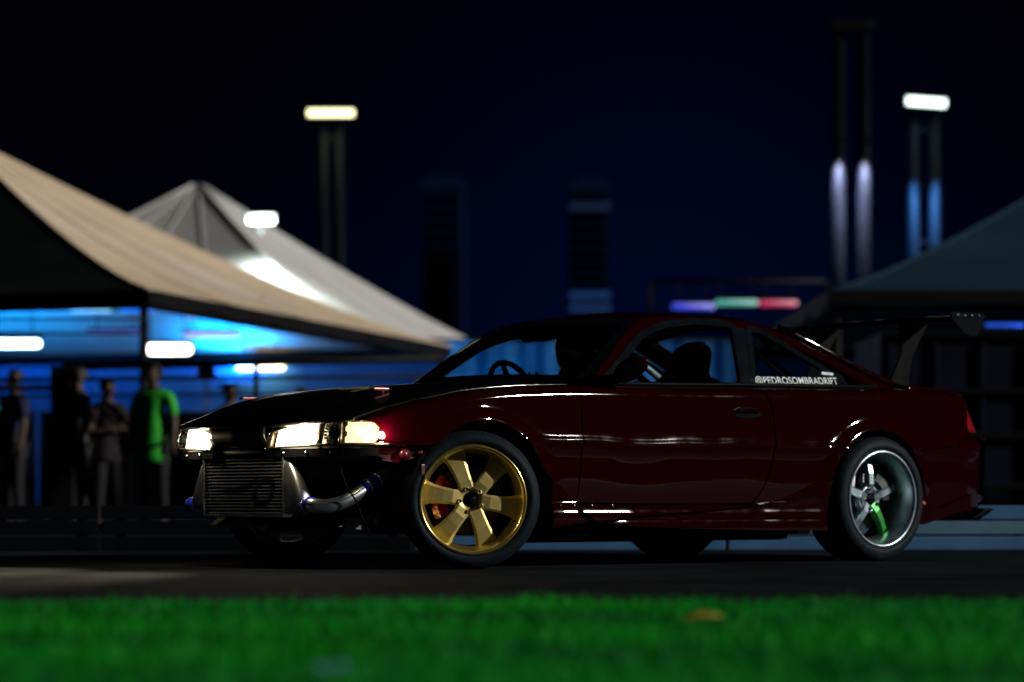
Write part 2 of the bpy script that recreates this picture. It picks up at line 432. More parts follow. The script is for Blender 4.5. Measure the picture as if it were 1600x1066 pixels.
def patch(name, fn, nu, nv, m, parent, thick=0.0, flip=False):
    V = []; Fc = []
    for i in range(nu + 1):
        for j in range(nv + 1):
            V.append(Vector(fn(i / nu, j / nv)))
    for i in range(nu):
        for j in range(nv):
            a = i * (nv + 1) + j; q = (a, a + 1, a + nv + 2, a + nv + 1); Fc.append(q[::-1] if flip else q)
    o = mk(name, V, Fc, m, parent, True)
    if thick:
        md = o.modifiers.new('thickness', 'SOLIDIFY'); md.thickness = thick; md.offset = -1
    return o

def arc(ax, az, r, a0, a1, n=22):
    return [(ax + r * math.cos(t), az + r * math.sin(t)) for t in np.linspace(R(a0), R(a1), n)]

# ---------------- outer side panels (polygons in car x / z), both sides
fender = PX([(585, 696), (591, 682), (594, 668), (586, 660.5), (570, 657), (548, 655.5)], side) + [(.427, .712), (.29, .745), (.15, .772), (0, .797), (-.3, .825), (-.572, .838),
          (-.572, .574), (-.560, .42), (-.545, .300), (-.372, .438)] + arc(*FA, 24, 138, 26)[::-1][0:0]
a_end = math.degrees(math.asin((.438 - FA[1]) / FA[2])); a_front = math.degrees(math.asin((.549 - FA[1]) / FA[2]))
fender = fender[:-1] + arc(*FA, 180 - a_end, a_front, 30)
door = [(-.580, .840), (-.580, .574), (-.568, .42), (-.552, .298)] + [(-.9, .292), (-1.3, .290), (-1.636, .296), (-1.70, .36), (-1.748, .44), (-1.772, .52), (-1.781, .60), (-1.776, .69), (-1.758, .765), (-1.725, .82), (-1.692, .853), (-1.2, .848)]
quarter = [(-1.705, .856), (-1.735, .822), (-1.768, .766), (-1.786, .69), (-1.791, .60), (-1.782, .52), (-1.758, .44), (-1.71, .36), (-1.648, .292), (-1.9, .262)]
ra0 = math.degrees(math.asin((.24 - RA[1]) / RA[2]))
quarter += [(RA[0] + RA[2] * math.cos(R(ra0)) + .012, .25)] + arc(*RA, ra0, 138, 34)
quarter += [(-2.80, .560), (-3.05, .585), (-3.18, .60), (-3.262, .64), (-3.262, .70), (-3.255, .80), (-3.26, .858), (-3.1, .872), (-2.8, .879), (-2.4, .872), (-2.0, .866)]
bumper_side = arc(*RA, 136.5, 178, 12)
bumper_side = [(-2.79, .552)] + [p for p in bumper_side] + [(-2.85, .21), (-3.05, .222), (-3.36, .262), (-3.450, .275), (-3.462, .40), (-3.460, .56), (-3.440, .628), (-3.36, .632), (-3.262, .629), (-3.18, .592), (-3.05, .577)]
for sg in (1, -1):
    panel('front_fender', fender, side, 'paint', car, sg)
    dr = panel('door', door, side, 'paint', car, sg, thick=.03)
    panel('rear_quarter', quarter, side, 'paint', car, sg)
    panel('rear_bumper_corner', bumper_side, side, 'paint', car, sg)
    # flush handle in a recess
    hs = PX([(1147, 640), (1158, 636), (1180, 638), (1188, 644), (1187, 652), (1165, 654), (1150, 652)], side)
    panel('handle', hs, side, 'trim', dr, sg, thick=.02, off=.004)
    hb = PX([(1151, 641), (1168, 638.5), (1183, 641), (1185, 645), (1165, 644), (1151, 645)], side)
    panel('handle', hb, side, 'paint', dr, sg, thick=.012, off=.016)

# bonnet
NOSE = interp([0, .226, .45, .57, .62, .68, .72, .76], [.748, .738, .722, .704, .690, .642, .595, .50])
HC = interp([.76, .72, .68, .568, .39, .21, -.04, -.35, -.7], [.628, .650, .686, .748, .797, .826, .846, .866, .882])
HE = interp([.76, .647, .427, .15, 0, -.5, -.8], [.618, .651, .714, .774, .804, .843, .85])
def hoodpt(u, v):
    y = (2 * v - 1) * .712; a = abs(y) / .712
    xf = NOSE(abs(y)) - .004; xr = -.54 - .14 * a * a
    uu = u ** 1.25
    x = xf + (xr - xf) * uu
    zc = HC(x); ze = min(HE(x), zc - .012)
    z = zc - (zc - ze) * a ** 2.8
    z += .010 * math.exp(-((a - .58) / .07) ** 2) * min(1, u * 4) * (1 - u * .5)      # raised feature lines
    return x, y, z
patch('bonnet', hoodpt, 46, 44, 'hoodblack', car, thick=.016)
nosebot = .532
def nosept(u, v):
    y = (2 * v - 1) * .232; xf = NOSE(abs(y)); zt = HC(xf) - .006
    z = zt + (nosebot - zt) * u
    return xf - .002 + .014 * math.sin(math.pi * u) - .05 * u * u, y, z
patch('nose_panel', nosept, 8, 14, 'hoodblack', car, thick=.012)
tag(box('nose_badge', (.752, -.04, .578), (.006, .075, .010), 'aludull', car, .002), 'small dull bar badge on the nose')
for sg, xx in ((1, .30), (-1, .36)):                                                    # bonnet pins with red tabs
    p = (xx, sg * .50, 0); a = .5 / .712; zz = HC(xx) - (HC(xx) - HE(xx)) * a ** 2.8
    pin = tube('bonnet_pin', [(xx, sg * .50, zz - .01), (xx, sg * .50, zz + .026)], .013, 'caliper', car, 10)
    bmx = box_bm(xx + .01, sg * .50, zz + .014, .085, .030, .012, .004)
    from_bm('pin_tab', bmx, 'caliper', pin)

# greenhouse
OUT = [(-.700, .862), (-.82, .950), (-.95, 1.050), (-1.08, 1.140), (-1.16, 1.172), (-1.30, 1.193), (-1.62, 1.201), (-1.87, 1.187), (-2.09, 1.134), (-2.36, 1.030), (-2.59, .942), (-2.78, .890)]
OUTs = smooth_path([(x, 0, z) for x, z in OUT], 4); OUTs = [(p[0], p[2]) for p in OUTs]
seg = np.cumsum([0] + [math.dist(OUTs[i], OUTs[i + 1]) for i in range(len(OUTs) - 1)])
ox, oz = np.array([p[0] for p in OUTs]), np.array([p[1] for p in OUTs])
def out_at_x(x):                       # rail height for a given x
    o = np.argsort(ox); return float(np.interp(x, ox[o], oz[o]))
inner = [(-2.66, .880), (-2.50, .925), (-2.30, 1.015), (-2.06, 1.098), (-1.86, 1.150), (-1.62, 1.166), (-1.32, 1.158), (-1.19, 1.132), (-1.10, 1.085), (-.96, .985), (-.84, .893), (-.80, .862)]
inner = [(p[0], p[2]) for p in smooth_path([(x, 0, z) for x, z in inner], 3)]
rail_poly = OUTs + inner
gz = list(np.arange(.86, 1.25, .03))
door_glass = PX([(948, 598), (1002, 532), (1022, 519), (1042, 512), (1085, 507), (1132, 510), (1142, 514), (1150, 555), (1157, 600)], green)
door_glass = [(p[0], p[2]) for p in [(x, 0, z) for x, z in door_glass]]
quarter_glass = PX([(1180, 601), (1172, 519), (1186, 520), (1225, 543), (1290, 583), (1322, 603)], green)
def strip_poly(a, b): return a + b[::-1]
def shrink(poly, d):
    n = len(poly); cx = sum(p[0] for p in poly) / n; cz = sum(p[1] for p in poly) / n; o = []
    area = sum(poly[i][0] * poly[(i + 1) % n][1] - poly[(i + 1) % n][0] * poly[i][1] for i in range(n))
    sgn = 1 if area > 0 else -1
    for i in range(n):
        p, q, r = np.array(poly[i - 1]), np.array(poly[i]), np.array(poly[(i + 1) % n])
        e1 = (q - p) / np.linalg.norm(q - p); e2 = (r - q) / np.linalg.norm(r - q)
        n1 = np.array([-e1[1], e1[0]]) * sgn; n2 = np.array([-e2[1], e2[0]]) * sgn
        b = n1 + n2; b = b / max(.6, np.dot(b, b) / 2 * 1.0) if np.dot(b, b) > .2 else n1
        o.append(tuple(q + b * d))
    return o
def ring(name, outer, inr, surf, m, sg, off):
    """closed frame between two outlines with the same number of points, with returns"""
    n = len(outer); V = []; Fc = []
    for k, (pl, o) in enumerate(((outer, off - .02), (outer, off), (inr, off), (inr, off - .025))):
        for x, z in pl: V.append((x, sg * (surf(x, z) + o), z))
    for k in range(3):
        for i in range(n):
            Fc.append((k * n + i, k * n + (i + 1) % n, (k + 1) * n + (i + 1) % n, (k + 1) * n + i))
    bm = bmesh.new(); vs = [bm.verts.new(v) for v in V]
    for f in Fc: bm.faces.new([vs[i] for i in f])
    return from_bm(name, bm, m, car)
def resample(poly, n):
    P = np.array(poly + [poly[0]]); d = np.concatenate([[0], np.cumsum(np.linalg.norm(np.diff(P, axis=0), axis=1))])
    t = np.linspace(0, d[-1], n, endpoint=False); return [(float(np.interp(k, d, P[:, 0])), float(np.interp(k, d, P[:, 1]))) for k in t]
for sg in (1, -1):
    panel('roof_rail', rail_poly, green, 'paint', car, sg, zc=gz, thick=.03)
    for nm, gl, wd in (('door_window', door_glass, .034), ('quarter_window', quarter_glass, .030)):
        panel(nm, shrink(gl, -.004), green, 'glass', car, sg, zc=gz, thick=.004, off=-.010, rim=False)
        rs = [q for q in gl]
        # dense outline so the frame follows the curve of the side
        dn = resample(gl, 64); fr = ring('window_frame', shrink(dn, -wd), dn, green, 'trim', sg, .004)
    # filled black pillar between the two windows and the ends of the window line
    pil = PX([(1157, 601), (1146, 512), (1174, 517), (1181, 602)], green)
    panel('door_pillar', pil, green, 'trim', car, sg, zc=gz, off=.002)
    # blanked corner behind the small window carries lettering
    band = PX([(1181, 603), (1180, 588), (1262, 590), (1300, 588), (1338, 607)], green)
    panel('window_band', band, green, 'black', car, sg, zc=gz, off=-.002, thick=.01)
    belt = [(x, sg * (green(x, .853) + .012), TOP(x) + .006) for x in np.linspace(-.70, -2.62, 30)]
    tube('belt_moulding', belt, .011, 'trim', car, 8)

def edge_pt(x):  # rail outline point for the roof, screens
    z = out_at_x(x); return x, green(x, z), z
RC = interp([-1.02, -1.23, -1.6, -1.9, -2.1, -2.2], [1.196, 1.232, 1.256, 1.258, 1.246, 1.232])
def roofpt(u, v):
    a = abs(2 * v - 1); sgn = 1 if v >= .5 else -1
    xc = -1.03 + (-2.18 + 1.03) * u; xe = -1.14 + (-2.10 + 1.14) * u
    ex, ey, ez = edge_pt(xe)
    return xc + (xe - xc) * a * a, sgn * a * ey, RC(xc) + (ez - RC(xc)) * a ** 2.6
patch('roof', roofpt, 26, 28, 'paint', car, flip=True)
WB = lambda a: np.array((-.50 - .16 * a * a, 0, .886 - .018 * a * a))
def screenpt(u, v, lo=-1.0, hi=1.0, lift=0.0):
    w = lo + (hi - lo) * v; a = abs(w); sgn = 1 if w >= 0 else -1
    # edge follows the A pillar
    xe = -.70 + (-1.14 + .70) * u; ex, ey, ez = edge_pt(xe)
    cx = -.50 + (-1.03 + .50) * u; cz = .886 + (1.196 - .886) * u + .022 * math.sin(math.pi * u)
    return cx + (ex - cx) * a * a, sgn * a * ey, cz + (ez - cz) * a ** 2.4 + lift
patch('windscreen', lambda u, v: screenpt(.02 + u * .96, v, -.95, .95), 18, 28, 'glass', car, flip=True)
for lo, hi in ((-1.0, -.93), (.93, 1.0)):
    patch('screen_pillar', lambda u, v: screenpt(u, v, lo, hi, .003), 18, 3, 'trim', car, flip=True)
patch('screen_header', lambda u, v: screenpt(.84 + .16 * u, v, -.94, .94, .003), 4, 28, 'trim', car, flip=True)
patch('cowl', lambda u, v: screenpt(.045 * u, v, -.98, .98, .003 - .09 * max(0, 1 - 2 * u)), 4, 24, 'trim', car, flip=True)
def rearpt(u, v, lo=-1.0, hi=1.0, lift=0.0):
    w = lo + (hi - lo) * v; a = abs(w); sgn = 1 if w >= 0 else -1
    xe = -2.10 + (-2.78 + 2.10) * u; ex, ey, ez = edge_pt(xe)
    cx = -2.18 + (-2.90 + 2.18) * u; cz = 1.232 + (.934 - 1.232) * u + .018 * math.sin(math.pi * u)
    return cx + (ex - cx) * a * a, sgn * a * ey, cz + (ez - cz) * a ** 2.3 + lift
patch('rear_window', lambda u, v: rearpt(.04 + u * .92, v, -.86, .86), 16, 24, 'glass', car, flip=True)
for lo, hi in ((-1.0, -.83), (.83, 1.0)):
    patch('rear_pillar', lambda u, v: rearpt(u, v, lo, hi, .003), 18, 6, 'paint', car, thick=.03, flip=True)
patch('rear_header', lambda u, v: rearpt(.10 * u, v, -.85, .85, .003), 3, 24, 'paint', car, flip=True)

# boot lid, tail panel, bumper
def bootpt(u, v):
    w = 2 * v - 1; a = abs(w); sgn = 1 if w >= 0 else -1
    x = -2.80 + (-3.31 + 2.80) * u - .09 * (1 - a * a) * (1 - u * .2)
    ze = TOP(max(x, -3.4)) - .004; zc = .938 + (.900 - .938) * u
    ye = side(x, ze) if x > -3.36 else side(-3.36, ze)
    return x, sgn * a * ye * 1.0, zc + (ze - zc) * a ** 2.6
patch('boot_lid', bootpt, 14, 28, 'paint', car, thick=.015, flip=True)
patch('rear_deck', lambda u, v: ((lambda p: (p[0] + .0, p[1], p[2] - .004))(rearpt(.93 + .12 * u, v, -1, 1))), 3, 24, 'paint', car, flip=True)
REAR = interp([0, .30, .50, .62, .70, .745], [-3.60, -3.588, -3.562, -3.525, -3.465, -3.355])
def fasc(zs, offs, ymax=.742):
    def f(u, v):
        w = 2 * v - 1; a = abs(w); sgn = 1 if w >= 0 else -1
        k = u * (len(zs) - 1); i = int(min(k, len(zs) - 2)); t = k - i
        z = zs[i] + (zs[i + 1] - zs[i]) * t; o = offs[i] + (offs[i + 1] - offs[i]) * t
        y = ymax * math.sin(a * math.pi / 2)
        b = BASE(z)
        return REAR(y) + o, sgn * y * (1 - .15 * max(0, o)), z
    return f
patch('rear_bumper', fasc([.255, .30, .42, .56, .60, .622, .634, .640], [.05, .02, .0, -.008, -.014, -.012, .0, .05], .700), 21, 40, 'paint', car, flip=True)
patch('tail_panel', fasc([.64, .70, .80, .862, .885], [.085, .121, .181, .218, .235]), 10, 40, 'paint', car, flip=True)
# diffuser lip with kicked-up corner
patch('rear_lip', lambda u, v: (lambda p, w: (p[0] - .02 * math.sin(math.pi * u) - .03 * (1 if u > .5 else 0) * abs(w) ** 6, p[1] * 1.02, p[2]))(fasc([.20, .235, .262, .268], [.06, .0, -.045, .02])(u, v), 2 * v - 1), 6, 40, 'black', car, thick=.01, flip=True)
for sg in (1, -1):
    # tail lamp wraps the corner
    def lamp(u, v, o=0.0, za=.66, zb=.835, ya=.40, yb=.742):
        y = ya + (yb - ya) * v; z = zb + (za - zb) * u
        p = REAR(y); xo = .085 + (z - .64) * .60
        return p + xo - .010 - o, sg * y, z
    tl = patch('tail_lamp', lambda u, v: lamp(u, v), 8, 14, 'taillens', car, thick=.02, flip=(sg > 0))
    for zz, mm in ((.680, 'tailclear'), (.702, 'taillens'), (.724, 'tailclear'), (.748, 'taillens'), (.770, 'tailclear'), (.792, 'taillens'), (.815, 'tailclear')):
        tube('glint_rib', [lamp((.835 - zz) / .175, v_, .004) for v_ in np.linspace(.25, 1.0, 14)], .0075, mm, tl, 8)  # ribs added to catch glints around the lamp corner
    tube('bumper_edge', [((lambda p: (p[0] - .004, p[1], p[2]))(fasc([.634, .636], [-.004, -.004])(0, .5 + sg * .5 * v_))) for v_ in np.linspace(.35, 1, 16)], .010, 'paint', car, 8)
    rf = PX([(1437, 784), (1443, 784), (1446, 810), (1439, 812)], side)
    panel('side_reflector', rf, side, 'reflector', car, sg, thick=.01, off=.012)
    # spat below the bumper corner
    sp = PX([(1433, 786), (1470, 795), (1520, 772), (1538, 776), (1500, 800), (1440, 820), (1432, 815)], lambda x, z: side(x, z) + .02)
    panel('bumper_spat', sp, lambda x, z: side(x, z) + .022 + .05 * max(0, .30 - z), 'paint', car, sg, thick=.02)

# side skirts: bowed blade with a forward fin and a lower lip
def skirt(x, z): return .845 + .020 * math.sin(math.pi * min(max((.30 - z) / .15, 0), 1)) + .012 * min(1, max(0, (-.45 - x) / .4)) + .018 * min(max((-x - 1.7) / .4, 0), 1)
sk1 = PX([(864, 746), (905, 790), (1000, 790), (1180, 790), (1230, 780), (1292, 748), (1294, 772), (1240, 783), (1130, 795), (1000, 806), (930, 815), (864, 824)], skirt)
sk2 = PX([(930, 816), (1010, 808), (1130, 798), (1240, 786), (1288, 778), (1288, 829), (1200, 829), (1120, 827), (1000, 824)], lambda x, z: skirt(x, z) - .03)
fin = PX([(905, 793), (945, 796), (1010, 802), (960, 812), (930, 814)], lambda x, z: skirt(x, z) + .02)
for sg in (1, -1):
    s1 = panel('side_skirt', sk1, skirt, 'paint', car, sg, zc=list(np.arange(.15, .5, .02)), thick=.03)
    panel('skirt_lip', sk2, lambda x, z: skirt(x, z) - .03 + .045 * max(0, (.215 - z)) / .06 * .5, 'paint', s1, sg, zc=list(np.arange(.12, .3, .015)), thick=.02)
    panel('skirt_fin', fin, lambda x, z: skirt(x, z) + .02, 'paint', s1, sg, thick=.015)
    for k, x in enumerate((-.44, -.52, -.62, -.74)):
        tube('rivet', [(x, sg * (skirt(x, .283)), .283), (x, sg * (skirt(x, .283) + .007), .283)], .006, 'alu', s1, 8)

# door mirror (only the near one is fitted)
for sg in (1,):
    mx, mz = -.83, .893
    bm = bmesh.new(); bmesh.ops.create_uvsphere(bm, u_segments=28, v_segments=16, radius=1)
    for v in bm.verts:
        x, y, z = v.co
        xx = x * (.075 if x > 0 else .035); yy = y * .105; zz = z * (.052 + .010 * (-y)) + .012 * y
        if x < -.35: xx = -.014
        v.co = (mx + xx, sg * (.905 + yy), mz + .02 + zz + .018 * y)
    mo = from_bm('side_mirror', bm, 'paint', car, True)
    tube('mirror_arm', smooth_path([(mx + .015, sg * .735, .862), (mx + .02, sg * .785, .866), (mx + .01, sg * .85, .885), (mx, sg * .89, .90)], 5), [.030] * 5 + [.026] * 5 + [.03] * 6, 'paint', mo, 12)
    V = [(mx - .016, sg * (.905 + .090 * math.cos(t)), mz + .022 + .040 * math.sin(t) + .016 * math.cos(t)) for t in np.linspace(0, 2 * math.pi, 28, endpoint=False)]
    mk('mirror_glass', V, [tuple(range(28))], 'chrome', mo)

# ---------------- headlamps (lens strip along the nose, reflectors inside)
def lamp_plan(s):
    """plan curve of the lamp face: s 0 (inner) .. 1 (outer end)"""
    P = [(.742, .226), (.735, .34), (.722, .45), (.704, .57), (.690, .62), (.655, .685), (.595, .735), (.53, .768), (.462, .792)]
    d = np.concatenate([[0], np.cumsum([math.dist(P[i], P[i + 1]) for i in range(len(P) - 1)])])
    return float(np.interp(s * d[-1], d, [p[0] for p in P])), float(np.interp(s * d[-1], d, [p[1] for p in P]))
LT = interp([0, .12, .3, .5, .7, .85, .94, 1.0], [.602, .622, .642, .651, .656, .654, .648, .636])
LB = interp([0, .1, .5, 1.0], [.536, .538, .545, .549])
def lamp_pt(s, t, depth, sg):
    x, y = lamp_plan(s); z = LB(s) + (LT(s) - LB(s)) * t
    nx = 1 - .7 * max(0, (s - .6) / .4); ny = .75 * max(0, (s - .6) / .4); l = math.hypot(nx, ny)
    x -= .020 * t * (1 - .6 * max(0, (s - .55) / .45)); y -= .035 * t * max(0, (s - .55) / .45)
    return x - depth * nx / l, sg * (y - depth * ny / l), z
for sg in (1, -1):
    P_ = lambda s0, s1, t0, t1, dp: (lambda u, v: lamp_pt(s0 + (s1 - s0) * v, t0 + (t1 - t0) * u, dp, sg))
    hl = patch('headlamp', P_(0, 1, 0, 1, 0.0), 6, 40, 'lens', car, flip=(sg < 0))
    patch('lamp_back', P_(0.0, 1.0, 0, 1, .06), 4, 30, 'bezel', hl, flip=(sg < 0))
    patch('lamp_rim', P_(0.0, 1.0, .93, 1.03, .002), 2, 40, 'bezel', hl, thick=.012, flip=(sg < 0))
    patch('lamp_rim', P_(0.0, 1.0, -.03, .06, .002), 2, 40, 'bezel', hl, thick=.012, flip=(sg < 0))
    patch('lamp_rim', P_(-.005, .045, 0, 1, .003), 4, 3, 'bezel', hl, thick=.02, flip=(sg < 0))
    patch('divider', P_(.665, .682, 0, 1, .006), 4, 2, 'bezel', hl, thick=.03, flip=(sg < 0))
    # high beam bowl, lit
    def bowl(u, v):
        s = .07 + .40 * v; t = .07 + .84 * u
        dp = .022 + .030 * (1 - (2 * u - 1) ** 2) * (1 - (2 * v - 1) ** 2)
        return lamp_pt(s, t, dp, sg)
    lit = patch('lit_reflector', bowl, 10, 16, 'lit', hl, flip=(sg < 0))
    bz = patch('bowl_edge', P_(.47, .50, .05, .95, .02), 4, 2, 'bezel', hl, thick=.02, flip=(sg < 0))
    # projector: ball lens in a ring of facets
    c = Vector(lamp_pt(.585, .46, .035, sg))
    bm = bmesh.new(); bmesh.ops.create_uvsphere(bm, u_segments=20, v_segments=12, radius=.030); bmesh.ops.translate(bm, vec=c, verts=bm.verts[:])
    pr = from_bm('projector', bm, 'projector', hl, True)
    nx = Vector((.9, sg * .42, 0)).normalized(); ax = Vector((-nx.y, nx.x, 0)); up = Vector((0, 0, 1))
    V, Fc = [], []
    for k in range(18):
        t0, t1 = 2 * math.pi * k / 18, 2 * math.pi * (k + .8) / 18
        for t in (t0, t1):
            d = ax * math.cos(t) + up * math.sin(t)
            V += [c + d * .032 - nx * .004, c + d * .047 + nx * (.006 if k % 2 else .014)]
        b = k * 4; Fc.append((b, b + 1, b + 3, b + 2))
    mk('projector_ring', V, Fc, 'chrome', hl)
    # corner indicator: lit facets
    def corner(u, v):
        s = .70 + .27 * v; t = .08 + .82 * u
        return lamp_pt(s, t, .016 + .012 * ((math.floor(v * 5.99) + math.floor(u * 3.99)) % 2), sg)
    patch('indicator_reflector', corner, 12, 18, 'litdim', hl, flip=(sg < 0))
    # dipped beam of the lit lamp
    lp = Vector(lamp_pt(.30, .5, -.06, sg)); bd = bpy.data.lights.new('beam', 'SPOT'); bd.energy = 330; bd.color = (1, .82, .55); bd.spot_size = 1.5; bd.spot_blend = .8; bd.shadow_soft_size = .05
    bo = bpy.data.objects.new('beam', bd); C.objects.link(bo); bo.parent = hl; bo.location = lp; bo.rotation_euler = Vector((1, 0, -.11)).to_track_quat('-Z', 'Y').to_euler()
    for s_, w_ in ((.30, 4.0), (.97, 2.6)):  # added point lights outside the lens brighten fender, nose and intercooler
        ld = bpy.data.lights.new('lens_fill_light', 'POINT'); ld.energy = w_; ld.color = (1, .80, .50); ld.shadow_soft_size = .02
        lo3 = bpy.data.objects.new('lens_fill_light', ld); C.objects.link(lo3); lo3.parent = hl; lo3.location = lamp_pt(s_, .5, -.035, sg)
    # bulb
    bb = Vector(lamp_pt(.82, .5, .010, sg))
    tube('bulb', [bb, bb + Vector((.012, 0, 0))], .012, 'lit', hl, 10)

# ---------------- front end without its bumper
icx = .700
core = empty  # (name kept short below)
IC0, IC1, ICZ0, ICZ1 = -.325, .345, .238, .500
ic = box('intercooler', (icx - .035, (IC0 + IC1) / 2, (ICZ0 + ICZ1) / 2), (.045, IC1 - IC0 - .01, ICZ1 - ICZ0), 'steel', car, .003)
tag(ic, 'front mounted aluminium intercooler with horizontal bars')
nb = 17
for k in range(nb):
    z = ICZ0 + .012 + (ICZ1 - ICZ0 - .024) * k / (nb - 1)
    box('core_bar', (icx, (IC0 + IC1) / 2, z), (.040, IC1 - IC0 - .012, .0062), 'core', ic, .0015)
fz = []
for k in range(nb - 1):
    z = ICZ0 + .012 + (ICZ1 - ICZ0 - .024) * (k + .5) / (nb - 1)
    V, Fc = [], []
    n = 90
    for i in range(n + 1):
        y = IC0 + .02 + (IC1 - IC0 - .04) * i / n; dz = .0048 * (1 if i % 2 else -1)
        V += [(icx + .004, y, z + dz), (icx - .012, y, z + dz)]
        if i: Fc.append((2 * i - 2, 2 * i, 2 * i + 1, 2 * i - 1))
    mk('cooling_fin', V, Fc, 'core', ic)
box('core_plate', (icx, (IC0 + IC1) / 2, ICZ0 - .002), (.05, IC1 - IC0, .012), 'alu', ic, .002)
box('core_plate', (icx, IC0, (ICZ0 + ICZ1) / 2), (.052, .012, ICZ1 - ICZ0), 'alu', ic, .002)
box('core_plate', (icx, IC1, (ICZ0 + ICZ1) / 2), (.052, .012, ICZ1 - ICZ0), 'alu', ic, .002)
def end_tank(y0, y1, zo):
    V, Fc = [], []; n = 20; st = 8
    for i in range(st + 1):
        t = i / st; e = t ** 1.5
        cz = (ICZ0 + ICZ1) / 2 * (1 - e) + zo * e; hz = (ICZ1 - ICZ0) / 2 * .96 * (1 - e) + .036 * e
        hx = .030 * (1 - e) + .036 * e; p = 4 * (1 - t) + 2 * t
        for k in range(n):
            a = 2 * math.pi * k / n; ca, sa = math.cos(a), math.sin(a)
            V.append((icx - .005 + hx * math.copysign(abs(ca) ** (2 / p), ca), y0 + (y1 - y0) * t, cz + hz * math.copysign(abs(sa) ** (2 / p), sa)))
    for i in range(st):
        for k in range(n):
            q = (i * n + k, i * n + (k + 1) % n, (i + 1) * n + (k + 1) % n, (i + 1) * n + k); Fc.append(q if y1 > y0 else q[::-1])
    Fc.append(tuple(st * n + k for k in range(n)))
    return mk('end_tank', V, Fc, 'alu', ic, True)
end_tank(IC1 + .006, IC1 + .145, .285); end_tank(IC0 - .006, IC0 - .10, .285)
# charge pipes
def ppx(u, v, y):
    k = (u - 800) / F; x = (X0 + sT * y - k * (Z0 - cT * y)) / (cT - k * sT); Z = Z0 - sT * x - cT * y
    return (x, y, CAMZ + (HORIZON - v) * Z / F)
p0 = (icx - .005, IC1 + .14, .283); p1 = (icx - .005, IC1 + .185, .283)
pipe = smooth_path([(p1[0], p1[1] - .02, p1[2]), (p1[0] - .005, p1[1] + .01, .283), ppx(515, 791, .575), ppx(545, 780, .60), ppx(580, 757, .60), ppx(607, 740, .59), ppx(640, 715, .55)], 8)
pp = tube('charge_pipe', pipe, .0315, 'alu', car, 20)
tag(pp, 'polished charge pipe with blue hose joiners')
tube('hose_joiner', [p0, p1], .037, 'bluehose', pp, 20)
i0 = 34; tube('hose_joiner', [pipe[i0 - 5], pipe[i0 - 3], pipe[i0 - 1], pipe[i0 + 2]], .038, 'bluehose', pp, 20)
for j in (i0 - 4, i0): tube('hose_clamp', [pipe[j], pipe[j + 1]], .0395, 'alu', pp, 20)
tube('hose_clamp', [(p0[0], p0[1] + .018, p0[2]), (p0[0], p0[1] + .028, p0[2])], .0388, 'alu', pp, 20)
q0 = (icx - .005, IC0 - .098, .283)
fp = tube('far_charge_pipe', smooth_path([q0, (q0[0], q0[1] - .06, .283), (q0[0] - .07, q0[1] - .12, .30), (q0[0] - .25, q0[1] - .10, .34)], 6), .0315, 'alu', car, 16)
tube('hose_joiner', [(q0[0], q0[1] + .005, q0[2]), (q0[0], q0[1] - .05, q0[2])], .037, 'bluehose', fp, 16)
# crash bar, lamp carriers, brackets
cb = tube('crash_bar', smooth_path([(.60, -.66, .505), (.665, -.5, .512), (.70, -.2, .516), (.70, .2, .516), (.665, .5, .512), (.58, .68, .505)], 5), .026, 'black', car, 14)
for y in (-.42, .42): box('bar_mount', (.60, y, .50), (.16, .06, .07), 'black', cb, .006)
def carrier(sg):
    V, Fc = [], []
    n = 16
    for i in range(n + 1):
        s = .02 + .9 * i / n; x, y = lamp_plan(s)
        for dx_, z in ((-.03, .535), (-.012, .528), (-.012, .500), (-.05, .488)):
            V.append((x + dx_, sg * (y - .01), z))
    for i in range(n):
        for k in range(3):
            q = (4 * i + k, 4 * i + 4 + k, 4 * i + 5 + k, 4 * i + 1 + k); Fc.append(q if sg > 0 else q[::-1])
    o = mk('lamp_carrier', V, Fc, 'black', car); md = o.modifiers.new('thickness', 'SOLIDIFY'); md.thickness = .006
    for s in (.2, .42, .62): 
        x, y = lamp_plan(s); tube('bolt', [(x - .014, sg * (y - .01), .514), (x - .002, sg * (y - .01), .514)], .007, 'alu', o, 8)
for sg in (1, -1):
    carrier(sg)
    # red inner wing end and headlamp mount behind the missing bumper
    b1 = [(.50, .775, .548), (.26, .80, .548), (.27, .79, .505), (.33, .77, .485), (.40, .765, .470), (.46, .75, .478), (.52, .73, .50)]
    V = [(x, sg * y, z) for x, y, z in b1] + [(x, sg * (y - .02), z) for x, y, z in b1]
    n = len(b1); Fc = [tuple(range(n)), tuple(range(2 * n - 1, n - 1, -1))] + [(i, (i + 1) % n, n + (i + 1) % n, n + i) for i in range(n)]
    bm = bmesh.new(); vs = [bm.verts.new(v) for v in V]
    for f in Fc: bm.faces.new([vs[i] for i in f])
    iw = from_bm('inner_wing', bm, 'redpanel', car)
    tube('mount_ring', [(.375, sg * .772, .505), (.375, sg * .795, .505)], [.030, .024], 'redpanel', iw, 16)
    tube('mount_ring', [(.30, sg * .79, .515), (.30, sg * .806, .515)], [.012, .009], 'redpanel', iw, 12)
    box('mount_tab', (.285, sg * .79, .44), (.020, .012, .045), 'redpanel', iw, .003)
